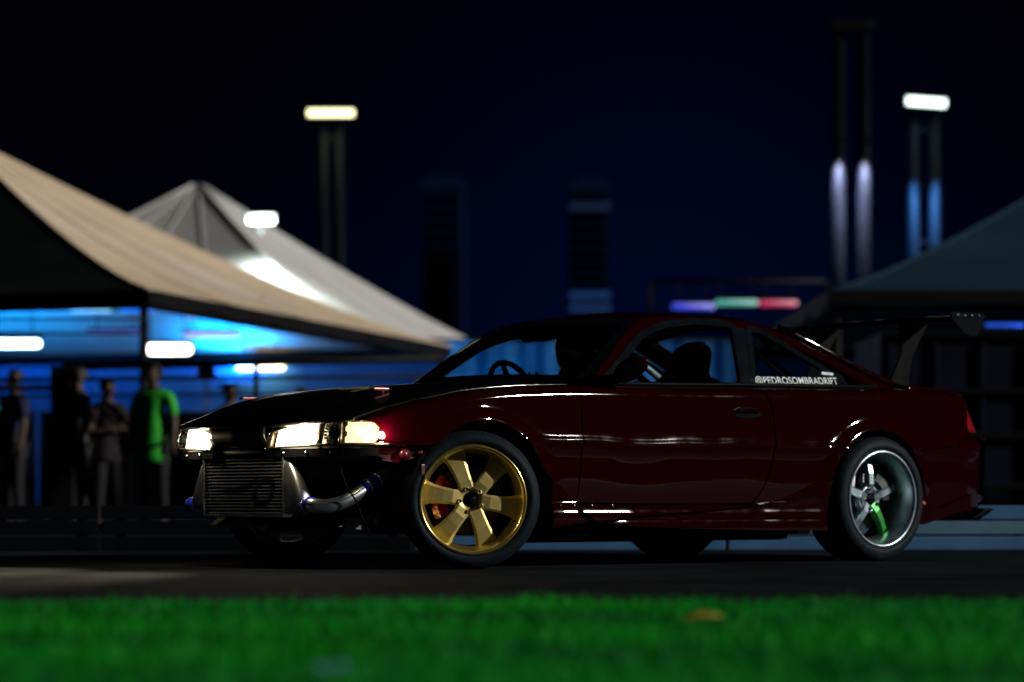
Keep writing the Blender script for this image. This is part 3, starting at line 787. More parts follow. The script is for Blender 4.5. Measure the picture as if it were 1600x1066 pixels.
# radiator support panel, engine bay bulk, undertray, subframe
box('radiator_panel', (.60, 0, .47), (.03, .98, .13), 'black', car, .006)
box('radiator', (.575, 0, .40), (.05, .68, .30), 'black', car, .006)
bm = box_bm(.12, 0, .45, .80, .92, .34, .02); from_bm('engine_bay', bm, 'liner', car)
bm = box_bm(.20, 0, .245, .62, .56, .12, .03); from_bm('engine_sump', bm, 'black', car)
for y in (.30, -.30): box('duct_shield', (.62, y * 1.55, .45), (.05, .17, .10), 'black', car, .008, Matrix.Rotation(R(18 if y > 0 else -18), 3, 'Z'))
for sg in (1, -1):
    V = [ppx(u, v, .55) for u, v in ((530, 823), (548, 810), (575, 808), (592, 792), (600, 790), (588, 826), (572, 829))]
    V = [(x, sg * y, z) for x, y, z in V]; W2 = [(x - .01, y - sg * .05, z) for x, y, z in V]; n = len(V)
    bm = bmesh.new(); vs = [bm.verts.new(v) for v in V + W2]
    bm.faces.new(vs[:n]); bm.faces.new(vs[n:][::-1])
    for i in range(n): bm.faces.new((vs[i], vs[(i + 1) % n], vs[n + (i + 1) % n], vs[n + i]))
    ar = from_bm('tow_bracket', bm, 'steel', car)
    tube('bracket_bolt', [(V[5][0] + .01, V[5][1] - sg * .01, V[5][2] + .03), (V[5][0] + .01, V[5][1] + sg * .012, V[5][2] + .03)], .013, 'aludull', ar, 10)
    tube('control_arm', [(.05, sg * .30, .20), (.02, sg * .68, .20)], .022, 'steel', car, 10)
    tube('tie_rod', [(.22, sg * .42, .235), (.16, sg * .66, .25)], .013, 'bluehose' if sg > 0 else 'alu', car, 10)
    tube('strut', [(.0, sg * .58, .30), (-.02, sg * .52, .72)], [.035, .045], 'steel', car, 12)
tube('hanging_cable', smooth_path([ppx(532, 730, .66), ppx(540, 757, .67), ppx(556, 783, .67), ppx(567, 812, .67), ppx(580, 838, .66)], 6), .0042, 'black', car, 8)
# floor, inner walls, wheel wells
box('floor_pan', (-1.28, 0, .165), (1.70, 1.50, .05), 'liner', car, .01)
box('exhaust', (-1.6, .12, .135), (1.9, .09, .07), 'black', car, .03)
box('rear_floor', (-2.95, 0, .33), (.85, 1.20, .12), 'liner', car, .02)
box('rear_subframe', (-2.5, 0, .27), (.40, 1.05, .16), 'liner', car, .03)
for sg in (1, -1):
    for (ax, az, ar), yin, zlo in ((FA, .50, None), (RA, .53, None)):
        V, Fc = [], []; n = 28
        for i in range(n + 1):
            t = R(-8) + (R(188) - R(-8)) * i / n
            x, z = ax + (ar + .012) * math.cos(t), az + (ar + .012) * math.sin(t)
            V += [(x, sg * yin, z), (x, sg * (side(x, min(z, .8)) - .018), z)]
            if i: Fc.append((2 * i - 2, 2 * i - 1, 2 * i + 1, 2 * i))
        Fc2 = tuple(2 * i for i in range(n + 1)); Fc.append(Fc2)
        mk('wheel_well', V, Fc, 'liner', car)
    inn = [(-.42, .20), (-2.08, .20), (-2.08, .58), (-2.15, .80), (-.60, .80), (-.42, .60)]
    panel('inner_side', inn, lambda x, z: side(x, z) - .045, 'liner', car, sg, rim=False)
    inn2 = [(-2.90, .30), (-3.33, .30), (-3.30, .60), (-3.22, .62), (-3.2, .82), (-2.7, .82), (-2.82, .5)]
    panel('inner_side', inn2, lambda x, z: side(x, z) - .03, 'liner', car, sg, rim=False)
# cabin tub, dash, seats, steering wheel, cage, mirror
box('dashboard', (-.86, 0, .80), (.34, 1.38, .13), 'carpet', car, .03)
box('instrument_cowl', (-.95, -.37, .862), (.18, .34, .05), 'carpet', car, .02)
box('rear_shelf', (-2.50, 0, .80), (.55, 1.24, .04), 'carpet', car, .01)
box('rear_bulkhead', (-2.24, 0, .56), (.04, 1.30, .48), 'carpet', car, .01)
box('cabin_floor', (-1.45, 0, .215), (1.50, 1.40, .03), 'carpet', car, .005)
box('firewall', (-.66, 0, .50), (.03, 1.40, .56), 'carpet', car, .005)
def seat(y):
    wf_ = interp([0, .3, .55, .70, .78, .88, .96, 1.0], [.235, .25, .25, .205, .150, .140, .115, .055])
    tf_ = interp([0, .5, .75, .9, 1.0], [.075, .065, .055, .050, .022])
    V, Fc = [], []; n = 22; st = 22
    for i in range(st + 1):
        u = i / st
        for k in range(n):
            t = 2 * math.pi * k / n; ca, sa = math.cos(t), math.sin(t)
            cy_ = wf_(u) * math.copysign(abs(ca) ** .7, ca); th = tf_(u) * math.copysign(abs(sa) ** .8, sa)
            V.append((-1.50 - .21 * u + th + .05 * (cy_ / .25) ** 2, y + cy_, .40 + .695 * u))
    for i in range(st):
        for k in range(n): Fc.append((i * n + k, i * n + (k + 1) % n, (i + 1) * n + (k + 1) % n, (i + 1) * n + k))
    Fc.append(tuple(st * n + k for k in range(n)))
    o = mk('bucket_seat', V, Fc, 'seat', car, True)
    box('seat_base', (-1.34, y, .38), (.48, .46, .14), 'seat', o, .05)
    return o
seat(.36); seat(-.36)
c0 = Vector((-1.125, -.37, .855)); nrm = Vector((-.90, 0, .42)).normalized(); a1 = Vector((0, 1, 0)); a2 = nrm.cross(a1)
ringp = [c0 + (a1 * math.cos(t) + a2 * math.sin(t)) * .165 for t in np.linspace(0, 2 * math.pi, 33)]
sw = tube('steering_wheel', ringp, .0145, 'black', car, 10)
for t in (R(0), R(180), R(270)):
    tube('wheel_spoke', [c0, c0 + (a1 * math.cos(t) + a2 * math.sin(t)) * .16], [.022, .012], 'black', sw, 8)
tube('column', [c0, c0 - nrm * .22], .03, 'black', sw, 10)
box('cabin_mirror', (-.985, .0, 1.118), (.025, .215, .062), 'trim', car, .012)
tube('mirror_stem', [(-.985, 0, 1.14), (-1.01, 0, 1.185)], .008, 'trim', car, 8)
cage = tube('roll_cage', smooth_path([(-1.86, .60, .25), (-1.86, .60, .9), (-1.87, .50, 1.14), (-1.87, .3, 1.185), (-1.87, -.3, 1.185), (-1.87, -.50, 1.14), (-1.86, -.60, .9), (-1.86, -.60, .25)], 5), .021, 'black', car, 10)
tube('cage_brace', [(-1.88, .45, 1.14), (-2.45, .48, .82)], .019, 'aludull', cage, 10)
tube('cage_brace', [(-1.88, -.45, 1.14), (-2.45, -.48, .82)], .019, 'aludull', cage, 10)
tube('cage_brace', [(-1.87, -.55, 1.0), (-1.86, .58, .45)], .019, 'black', cage, 10)

# ---------------- wheels
def rim_profile(r, w, dish):
    # outer lip at +w/2 , spoke plane at w/2 - dish
    o = w / 2
    return [(r - .004, o - .012), (r, o - .006), (r, o + .002), (r - .004, o + .006), (r - .010, o + .005), (r - .014, o - .002), (r - .019, o - .010),
            (r - .024, o - .030), (r - .034, o - .050), (r - .036, o - max(dish, .055)), (r - .040, -o * .2), (r - .036, -o * .7), (r - .02, -o), (r - .006, -o)]
def make_wheel(name, ctr, sg, steer, kind):
    """axis along local y, outer face towards +y"""
    rt = .308 if kind == 'gold' else .314; tw = .228 if kind == 'gold' else .262; rr = .2435
    dish = .060 if kind == 'gold' else .095
    lipm = 'goldlip' if kind == 'gold' else 'silver'; spm = 'gold' if kind == 'gold' else 'silver'
    V, Fc = lathe_data(rim_profile(rr, tw - .012, dish), 72)
    wo_ = mk('wheel', V, Fc, lipm, car, True)
    md = wo_.modifiers.new('thickness', 'SOLIDIFY'); md.thickness = .004; md.offset = 0
    wo_.location = ctr; wo_.rotation_euler = (0, 0, R(steer) + (0 if sg > 0 else math.pi))
    o = tw / 2
    prof = [(rr - .006, o - .016), (rr + .004, o - .004), (rr + .012, o + .004), (rr + .028, o + .006), (rt - .022, o - .002), (rt - .010, o - .012), (rt - .003, o - .026)]
    x = o - .026
    tread = []
    for g_ in (.55, .18, -.18, -.55):
        yc = g_ * (o - .02)
        tread += [(rt, yc + .006), (rt - .007, yc + .005), (rt - .007, yc - .005), (rt, yc - .006)]
    prof = prof + [(rt, x - .004)] + tread + [(rt, -x + .004), (rt - .003, -x), (rt - .010, -o + .012), (rt - .022, -o + .002), (rr + .02, -o), (rr - .006, -o + .016)]
    V, Fc = lathe_data(prof, 80); mk('tyre', V, Fc, 'tyre', wo_, True)
    fy = o - dish                                   # face plane of the spokes
    ns = 6 if kind == 'gold' else 5; a0 = R(9) if kind == 'gold' else R(90)
    for k in range(ns):
        t = a0 + 2 * math.pi * k / ns
        cr_, sr_ = math.cos(t), math.sin(t)
        if kind == 'gold':
            st = [(.050, .036, .004, .030), (.085, .034, .012, .032), (.13, .037, .010, .030), (.175, .044, .002, .030), (.200, .052, -.006, .030), (.212, .058, -.012, .030)]
        else:
            st = [(.030, .022, .0, .032), (.075, .021, .010, .034), (.13, .019, .006, .032), (.17, .018, -.004, .030), (.195, .022, -.012, .030), (.210, .030, -.022, .03)]
        V, Fc = [], []
        for r_, hw, dy, th in st:
            for q, (a, b) in enumerate(((-1, 0), (-.72, .007), (.72, .007), (1, 0), (.8, -1), (-.8, -1))):
                yy = fy + dy + (b if b >= 0 else -th)
                V.append((r_ * cr_ - a * hw * sr_, yy, r_ * sr_ + a * hw * cr_))
        for i in range(len(st) - 1):
            for q in range(6): Fc.append((i * 6 + q, i * 6 + (q + 1) % 6, i * 6 + 6 + (q + 1) % 6, i * 6 + 6 + q))
        bm = bmesh.new(); vs = [bm.verts.new(v) for v in V]
        for f in Fc: bm.faces.new([vs[i] for i in f])
        bm.faces.new(vs[:6]); bm.faces.new(vs[-6:])
        so_ = from_bm('spoke', bm, 'green' if (kind != 'gold' and sg > 0 and k == 2) else spm, wo_)
        if kind != 'gold' and sg > 0 and k == 2: tag(so_, 'spoke with a green reflection painted in')
    hp = [(.072, fy - .035), (.072, fy - .004), (.068, fy + .004), (.058, fy + .006), (.050, fy + .000), (.035, fy - .002), (.033, fy - .016), (.001, fy - .018)]
    V, Fc = lathe_data(hp, 48); mk('hub', V, Fc, spm, wo_, True)
    V, Fc = lathe_data([(.030, fy - .016), (.030, fy - .004), (.024, fy + .004), (.001, fy + .006)], 32); mk('centre_cap', V, Fc, 'trim', wo_, True)
    for k in range(5):
        t = R(66) + 2 * math.pi * k / 5; r_ = .052
        x, z = r_ * math.cos(t), r_ * math.sin(t)
        V, Fc = tube_data([(x, fy - .006, z), (x, fy + .018, z), (x, fy + .022, z)], [.0105, .0100, .006], 6); mk('lug_nut', V, Fc, 'chrome', wo_)
    V, Fc = lathe_data([(.155, -.030), (.155, -.010), (.150, -.008), (.085, -.008), (.07, .0), (.001, .0)], 56); mk('brake_disc', V, Fc, 'disc', wo_, True)
    # caliper: curved block on the leading side
    V, Fc = [], []
    for i in range(9):
        t = R(5 - 36 + 72 * i / 8) if kind == 'gold' else R(150 - 33 + 66 * i / 8)
        bulge = .012 * math.sin(math.pi * i / 8)
        for r_, yy in ((.105, .004), (.105, .024 + bulge), (.150, .030 + bulge), (.172, .016), (.172, -.06), (.105, -.06)):
            V.append((r_ * math.cos(t), yy, r_ * math.sin(t)))
    for i in range(8):
        for q in range(6): Fc.append((i * 6 + q, i * 6 + (q + 1) % 6, i * 6 + 6 + (q + 1) % 6, i * 6 + 6 + q))
    Fc += [tuple(range(6)), tuple(range(48, 54))]
    bm = bmesh.new(); vs = [bm.verts.new(v) for v in V]
    for f in Fc: bm.faces.new([vs[i] for i in f])
    cl = from_bm('brake_caliper', bm, 'caliper' if kind == 'gold' else 'steel', wo_)
    for tt in (164, 196):
        if kind == 'gold':
            t = R(tt); V, Fc = tube_data([(.13 * math.cos(t), .03, .13 * math.sin(t)), (.13 * math.cos(t), .050, .13 * math.sin(t))], [.020, .017], 14); 
    return wo_
wf = make_wheel('wheel', (0, .745, .308), 1, -26, 'gold'); tag(wf, 'gold six spoke wheel turned outward')
make_wheel('wheel', (0, -.735, .308), -1, -26, 'gold')
wr = make_wheel('wheel', (-2.525, .735, .314), 1, 0, 'silver'); tag(wr, 'silver deep dish five spoke wheel')
make_wheel('wheel', (-2.525, -.735, .314), -1, 0, 'silver')

# ---------------- rear wing
V, Fc = [], []
foil = [(0, .0), (.03, .016), (.08, .022), (.16, .018), (.24, .010), (.285, .012), (.285, .008), (.24, -.002), (.16, -.010), (.08, -.016), (.03, -.014)]
ysn = np.linspace(-.742, .742, 21)
for y in ysn:
    drop = -.010 * abs(y / .76) ** 2
    for dx_, dz in foil: V.append((-3.17 - dx_, y, 1.262 + dz + .02 * (dx_ / .285) + drop))
nf = len(foil)
for i in range(len(ysn) - 1):
    for k in range(nf): Fc.append((i * nf + k, i * nf + (k + 1) % nf, (i + 1) * nf + (k + 1) % nf, (i + 1) * nf + k))
Fc += [tuple(range(nf)), tuple((len(ysn) - 1) * nf + k for k in range(nf))]
bm = bmesh.new(); vs = [bm.verts.new(v) for v in V]
for f in Fc: bm.faces.new([vs[i] for i in f])
wing = from_bm('rear_wing', bm, 'hoodblack', car, True)
tag(wing, 'black rear wing on two uprights')
for sg in (1, -1):
    pl = [(-3.15, 1.292), (-3.40, 1.298), (-3.415, 1.282), (-3.385, 1.205), (-3.355, 1.175), (-3.31, 1.168), (-3.26, 1.185), (-3.165, 1.25)]
    V = [(x, sg * .742, z) for x, z in pl] + [(x, sg * .750, z) for x, z in pl]; n = len(pl)
    bm = bmesh.new(); vs = [bm.verts.new(v) for v in V]; bm.faces.new(vs[:n]); bm.faces.new(vs[n:][::-1])
    for i in range(n): bm.faces.new((vs[i], vs[(i + 1) % n], vs[n + (i + 1) % n], vs[n + i]))
    ep = from_bm('end_plate', bm, 'trim', wing)
    for i in range(4): tube('plate_bolt', [(-3.20 - .055 * i, sg * .746, 1.279), (-3.20 - .055 * i, sg * .757, 1.279)], .006, 'alu', ep, 8)
    st = [(-3.20, 1.258), (-3.42, 1.262), (-3.37, 1.19), (-3.30, 1.08), (-3.27, .97), (-3.28, .885), (-3.10, .893), (-3.16, .99), (-3.22, 1.10), (-3.21, 1.19)]
    V = [(x, sg * .335 - .006, z) for x, z in st] + [(x, sg * .335 + .006, z) for x, z in st]; n = len(st)
    bm = bmesh.new(); vs = [bm.verts.new(v) for v in V]; bm.faces.new(vs[:n]); bm.faces.new(vs[n:][::-1])
    for i in range(n): bm.faces.new((vs[i], vs[(i + 1) % n], vs[n + (i + 1) % n], vs[n + i]))
    from_bm('upright', bm, 'black', wing)
    box('upright_foot', (-3.19, sg * .335, .908), (.20, .05, .012), 'alu', wing, .003)

# ---------------- lettering on the rear side window
def lettering(txt, p_lo, p_hi, hgt, parent):
    cu = bpy.data.curves.new('t', 'FONT'); cu.body = txt; cu.size = 1; cu.space_character = 1.06; cu.offset = 0.012
    to = bpy.data.objects.new('t', cu); C.objects.link(to)
    dg = bpy.context.evaluated_depsgraph_get(); dg.update()
    me = bpy.data.meshes.new_from_object(to.evaluated_get(dg)); bpy.data.objects.remove(to)
    co = np.array([v.co[:] for v in me.vertices]); mn, mxx = co.min(0), co.max(0)
    for v in me.vertices:
        t = (v.co.x - mn[0]) / (mxx[0] - mn[0]); h = v.co.y / .72
        x = p_lo[0] + (p_hi[0] - p_lo[0]) * t; z = p_lo[1] + (p_hi[1] - p_lo[1]) * t + h * hgt
        v.co = (x, green(x, z) + .0045, z)
    o = new_obj('lettering', me, parent, 'sticker'); return o
l0 = px(1181, 599.5, green); l1 = px(1309, 601, green)
tag(lettering('@PEDROSOMBRADRIFT', l0, l1, .036, car), 'white lettering on the rear side window')
lb = PX([(1283, 581), (1301, 583), (1301, 587), (1283, 585)], green); panel('window_sticker', lb, green, 'sticker', car, 1, off=.004, thick=.001)

# ================================================================== PEOPLE
M['skinA'] = mat('skin_tone', (0.07, 0.040, 0.028), 0.6, var=0.1, vscale=20)
M['hair'] = mat('dark_hair', (0.008, 0.006, 0.005), 0.6, var=0.3, vscale=40)
M['suit'] = mat('race_suit_black', (0.008, 0.009, 0.012), 0.8, bump=0.2, bscale=60)
M['helmet'] = mat('helmet_black', (0.010, 0.012, 0.016), 0.18, 0.0, 0.8, 0.05)
M['visor'] = mat('visor', (0.02, 0.03, 0.035), 0.06, 0.2, 1.0, 0.02)
def hand_fingers(j, e, wrist, hd, up_, r=.0085):
    """five short chains from the palm; returns extended joint and edge lists"""
    sidev = hd.cross(up_).normalized()
    for k, (off, ln) in enumerate(((-.030, .060), (-.010, .074), (.010, .078), (.030, .070))):
        base = wrist + hd * .055 + sidev * off; j.append((*base, r, r)); i = len(j) - 1
        m1 = base + hd * ln * .5 - up_ * .006; m2 = base + hd * ln * .8 - up_ * .030
        j.append((*m1, r, r)); j.append((*m2, r * .85, r * .85)); e += [(i, i + 1), (i + 1, i + 2)]; yield i
    base = wrist + hd * .02 - sidev * .028; j.append((*base, r * 1.1, r * 1.1)); i = len(j) - 1
    j.append((*(base + hd * .03 - sidev * .03 - up_ * .01), r, r)); e.append((i, i + 1)); yield i
def person(name, loc, rz, h, cloth, top, trousers, arms, label, group=None, stance=.10, hem=.80):
    """arms: for each side a list of elbow, wrist offsets from the shoulder in local metres (x right, y front, z up)"""
    root = empty(name, loc, rz); k = h / 1.75
    tag(root, label, 'person', group)
    J = [(0, 0, .98, .125, .10), (0, .0, 1.16, .115, .09), (0, -.01, 1.34, .135, .095), (0, -.01, 1.46, .10, .075), (0, .0, 1.53, .05, .05), (0, .01, 1.60, .062, .072), (0, .012, 1.68, .074, .092), (0, .0, 1.74, .050, .062)]
    E_ = [(i, i + 1) for i in range(7)]
    legs, armj = [], []
    for sx in (-1, 1):
        b = len(J); J += [(sx * .09, 0, .90, .085, .09), (sx * stance, .015, .50, .058, .062), (sx * stance * 1.05, -.01, .10, .038, .045), (sx * stance * 1.1, .06, .035, .040, .032), (sx * stance * 1.15, .15, .025, .036, .024)]
        E_ += [(0, b), (b, b + 1), (b + 1, b + 2), (b + 2, b + 3), (b + 3, b + 4)]; legs.append(b)
        eo, wo2 = arms[0 if sx < 0 else 1]
        s_ = Vector((sx * .19, -.01, 1.42)); el = s_ + Vector(eo); wr_ = s_ + Vector(wo2)
        b = len(J); hd = (wr_ - el).normalized(); pm = wr_ + hd * .05
        J += [(*s_, .062, .062), (*el, .044, .044), (*wr_, .028, .032), (*pm, .034, .018)]
        E_ += [(3, b), (b, b + 1), (b + 1, b + 2), (b + 2, b + 3)]; armj.append(b)
        upv = Vector((0, 1, 0)) if abs(hd.y) < .8 else Vector((0, 0, 1))
        for r0 in list(hand_fingers(J, E_, wr_, hd, upv)): E_.append((b + 3, r0))
    body = skin('body', J, E_, 'skinA', root, 1)
    # clothes follow the same joints a little larger
    tj = [(x, y, z, rx + .018, ry + .018) for x, y, z, rx, ry in [J[i] for i in (1, 2, 3)]]
    tj = [(0, 0, hem - .015, .205, .165), (0, 0, hem + .02, .20, .16), (0, 0, .99, .165, .13)] + tj; te = [(0, 1), (1, 2), (2, 3), (3, 4), (4, 5)]
    for b in armj:
        a, c = Vector(J[b][:3]), Vector(J[b + 1][:3]); m_ = a.lerp(c, .8)
        i = len(tj); tj += [(*a, .078, .078), (*m_, .064, .064)]; te += [(5, i), (i, i + 1)]
    skin('shirt', tj, te, top, root, 1)
    pj = [(0, 0, .99, .140, .112)]; pe = []
    for b in legs:
        i = len(pj); pj += [(J[b][0], 0, .88, .098, .102), (J[b + 1][0], .015, .50, .074, .078), (J[b + 2][0], -.01, .09, .058, .064)]; pe += [(0, i), (i, i + 1), (i + 1, i + 2)]
    skin('trousers', pj, pe, trousers, root, 1)
    for b in legs:
        x, y = J[b + 3][0], J[b + 3][1]
        bm = box_bm(x, y + .015, .045, .092, .27, .09, .03); from_bm('shoe', bm, 'black', root, True)
    bm = bmesh.new(); bmesh.ops.create_uvsphere(bm, u_segments=20, v_segments=12, radius=1)
    for v in list(bm.verts):
        if v.co.z < -.45 or (v.co.y > .35 and v.co.z < .35): bm.verts.remove(v)
    for v in bm.verts: v.co = (v.co.x * .092, v.co.y * .112 - .006, 1.685 + v.co.z * .105)
    o = from_bm('hair', bm, 'hair', root, True)
    bm = bmesh.new(); bmesh.ops.create_cone(bm, segments=8, radius1=.018, radius2=.006, depth=.045, cap_ends=True)
    bmesh.ops.rotate(bm, cent=(0, 0, 0), matrix=Matrix.Rotation(R(-60), 3, 'X'), verts=bm.verts[:]); bmesh.ops.translate(bm, vec=(0, .105, 1.64), verts=bm.verts[:])
    from_bm('nose', bm, 'skinA', root, True)
    for sx in (-1, 1):
        bm = bmesh.new(); bmesh.ops.create_uvsphere(bm, u_segments=10, v_segments=6, radius=1)
        for v in bm.verts: v.co = (sx * .032 + v.co.x * .012, .098 + v.co.y * .006, 1.672 + v.co.z * .007)
        from_bm('eye', bm, 'hair', root, True)
        bm = bmesh.new(); bmesh.ops.create_uvsphere(bm, u_segments=10, v_segments=6, radius=1)
        for v in bm.verts: v.co = (sx * .085 + v.co.x * .010, .0 + v.co.y * .022, 1.655 + v.co.z * .033)
        from_bm('ear', bm, 'skinA', root, True)
    bm = box_bm(0, .100, 1.598, .045, .006, .010, .002); from_bm('mouth', bm, 'caliper', root)
    root.scale = (k, k, k); return root

# driver, seated on the right behind the wheel
drv = empty('person', (X0, Z0, 0), R(180) + TH); drv.location = Vector((X0, Z0, 0)) + Matrix.Rotation(R(180) + TH, 3, 'Z') @ Vector((-1.62, -.36, .40))
tag(drv, 'driver in black suit and black helmet holding the steering wheel', 'person')
D = lambda x, y, z: (x + 1.62, y + .36, z - .40)
J = [(*D(-1.58, -.36, .50), .13, .12), (*D(-1.62, -.36, .68), .13, .115), (*D(-1.66, -.36, .86), .155, .11), (*D(-1.66, -.36, .95), .10, .08), (*D(-1.64, -.36, 1.01), .055, .055), (*D(-1.61, -.36, 1.07), .07, .07)]
E_ = [(i, i + 1) for i in range(5)]
for sy in (-1, 1):
    b = len(J)
    J += [(*D(-1.45, -.36 + sy * .10, .50), .085, .085), (*D(-1.10, -.36 + sy * .14, .56), .065, .065), (*D(-.86, -.36 + sy * .13, .34), .045, .045), (*D(-.76, -.36 + sy * .13, .31), .04, .03)]
    E_ += [(0, b), (b, b + 1), (b + 1, b + 2), (b + 2, b + 3)]
    b = len(J); wr_ = Vector(D(-1.155, -.37 + sy * .155, .885)); el = Vector(D(-1.36, -.36 + sy * .27, .78))
    J += [(*D(-1.65, -.36 + sy * .20, .91), .065, .065), (*el, .046, .046), (*wr_, .030, .030), (*(wr_ + Vector((.03, 0, .012))), .032, .022)]
    E_ += [(3, b), (b, b + 1), (b + 1, b + 2), (b + 2, b + 3)]
    for r0 in list(hand_fingers(J, E_, wr_ - Vector((.02, 0, 0)), Vector((.95, 0, .3)).normalized(), Vector((0, -sy, 0)), .009)): E_.append((b + 3, r0))
skin('body', J, E_, 'suit', drv, 1)
bm = bmesh.new(); bmesh.ops.create_uvsphere(bm, u_segments=28, v_segments=18, radius=1)
for v in bm.verts:
    x, y, z = v.co; v.co = Vector(D(-1.585, -.36, 1.085)) + Vector((x * (.150 if x < 0 else .165), y * .125, z * .130 - (.02 if x > .3 and z < -.2 else 0)))
hm = from_bm('helmet', bm, 'helmet', drv, True)
V, Fc = [], []
for i in range(13):
    t = R(-70 + 140 * i / 12)
    for z in (-.035, .0, .045): V.append(Vector(D(-1.585, -.36, 1.095)) + Vector((math.cos(t) * .168 * math.sqrt(1 - (z / .14) ** 2), math.sin(t) * .128, z)))
    if i:
        for q in (0, 1): Fc.append((3 * i - 3 + q, 3 * i + q, 3 * i + 1 + q, 3 * i - 2 + q))
mk('visor', V, Fc, 'visor', hm, True)

# ================================================================== TENTS
M['canvas_cream'] = mat('canvas_cream', (0.70, 0.56, 0.40), 0.7, var=0.10, vscale=1.2, bump=0.15, bscale=3, trans=0.015, spec=0.04)
M['canvas_white'] = mat('canvas_white', (0.62, 0.62, 0.60), 0.7, var=0.10, vscale=1.2, bump=0.15, bscale=3, trans=0.02, spec=0.04)
M['canvas_shade'] = mat('canvas_shade_tone', (0.0065, 0.010, 0.010), 0.85, var=0.2, vscale=1.2, bump=0.15, bscale=3, spec=0.04)  # shade on the cream tent's front and left panels, put into the colour
M['canvas_grey'] = mat('canvas_slate', (0.018, 0.045, 0.075), 0.7, var=0.12, vscale=1.2, bump=0.15, bscale=3, trans=0.10, spec=0.04)
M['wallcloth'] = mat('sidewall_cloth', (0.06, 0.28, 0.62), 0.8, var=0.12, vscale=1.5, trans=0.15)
M['beam'] = mat('dark_beam', (0.004, 0.004, 0.005), 0.6, 0.0, spec=0.15, var=0.3, vscale=6)
def tent(name, ctr, fx, half, eave, apex, canvas, label, walls=(), dark=()):
    """fx: unit vector along the tent's right side (in plan)"""
    root = empty(name, (ctr[0], ctr[1], 0), math.atan2(fx[1], fx[0])); tag(root, label, 'tent', 'pagoda tents beyond the track')
    hx, hy = half
    cs = [(hx, hy), (-hx, hy), (-hx, -hy), (hx, -hy)]
    for k in range(4):
        a, b = Vector((*cs[k], 0)), Vector((*cs[(k + 1) % 4], 0)); nu, nv = 14, 14; V, Fc = [], []
        for i in range(nu + 1):
            t = i / nu
            for j in range(nv + 1):
                s = j / nv; e = a.lerp(b, s); p = e * (1 - t * .985)
                z = eave + (apex - eave) * t ** 1.22 - .10 * math.sin(math.pi * s) * math.sin(math.pi * min(1, t * 1.0)) * 1.0
                V.append((p.x, p.y, z))
        for i in range(nu):
            for j in range(nv):
                q = i * (nv + 1) + j; Fc.append((q, q + 1, q + nv + 2, q + nv + 1))
        rp_ = mk('roof_panel', V, Fc, 'canvas_shade' if k in dark else canvas, root, True)
        if k in dark: tag(rp_, 'canvas panel with shade put into its dark colour')
        for s in (0.0, .25, .5, .75):
            pts = []
            for i in range(nu + 1):
                t = i / nu; e = a.lerp(b, s); p = e * (1 - t * .985)
                pts.append((p.x, p.y, eave + (apex - eave) * t ** 1.22 - .10 * math.sin(math.pi * s) * math.sin(math.pi * t) + .006))
            tube('seam', pts, .016 if s else .030, 'canvas_shade' if k in dark else canvas, root, 6)
        V, Fc = [], []; n = 24
        for i in range(n + 1):
            e = a.lerp(b, i / n); out = e.normalized() * .02
            V += [(e.x + out.x, e.y + out.y, eave + .01), (e.x + out.x, e.y + out.y, eave - .14 - .05 * abs(math.sin(i * math.pi / 4)))]
            if i: Fc.append((2 * i - 2, 2 * i, 2 * i + 1, 2 * i - 1))
        mk('valance', V, Fc, 'beam', root)
        mid = (a + b) / 2; d = b - a
        box('eave_beam', (mid.x * .985, mid.y * .985, eave - .16), (d.length, .09, .10), 'beam', root, .01, Matrix.Rotation(math.atan2(d.y, d.x), 3, 'Z'))
        tube('leg', [(a.x * .98, a.y * .98, 0), (a.x * .98, a.y * .98, eave)], .055, 'beam', root, 10)
        if k in walls:
            V, Fc = [], []; n = 60
            for i in range(n + 1):
                e = a.lerp(b, i / n) * .97; out = e.normalized() * (.05 * math.sin(i * 1.9) + .03 * math.sin(i * .7))
                V += [(e.x + out.x, e.y + out.y, .05), (e.x + out.x * .4, e.y + out.y * .4, eave - .2)]
                if i: Fc.append((2 * i - 2, 2 * i, 2 * i + 1, 2 * i - 1))
            mk('side_wall', V, Fc, 'wallcloth', root, True)
    tube('mast_tip', [(0, 0, apex - .15), (0, 0, apex + .02), (0, 0, apex + .08)], [.09, .07, .03], 'beam', root, 10)
    return root
ea = Vector((3.3, 11.0, 0)).normalized()
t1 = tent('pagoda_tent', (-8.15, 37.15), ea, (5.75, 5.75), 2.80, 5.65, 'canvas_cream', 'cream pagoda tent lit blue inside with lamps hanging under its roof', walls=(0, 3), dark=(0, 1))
t2 = tent('pagoda_tent', (-6.05, 48.9), ea, (5.75, 5.75), 2.80, 6.4, 'canvas_white', 'white pagoda tent with a bright floodlight on its roof', walls=(0, 3))
t3 = tent('pagoda_tent', (9.5, 35.6), Vector((1, 0, 0)), (5.75, 5.5), 2.80, 6.0, 'canvas_grey', 'dim slate blue pagoda tent behind the rear wing', walls=(0,))

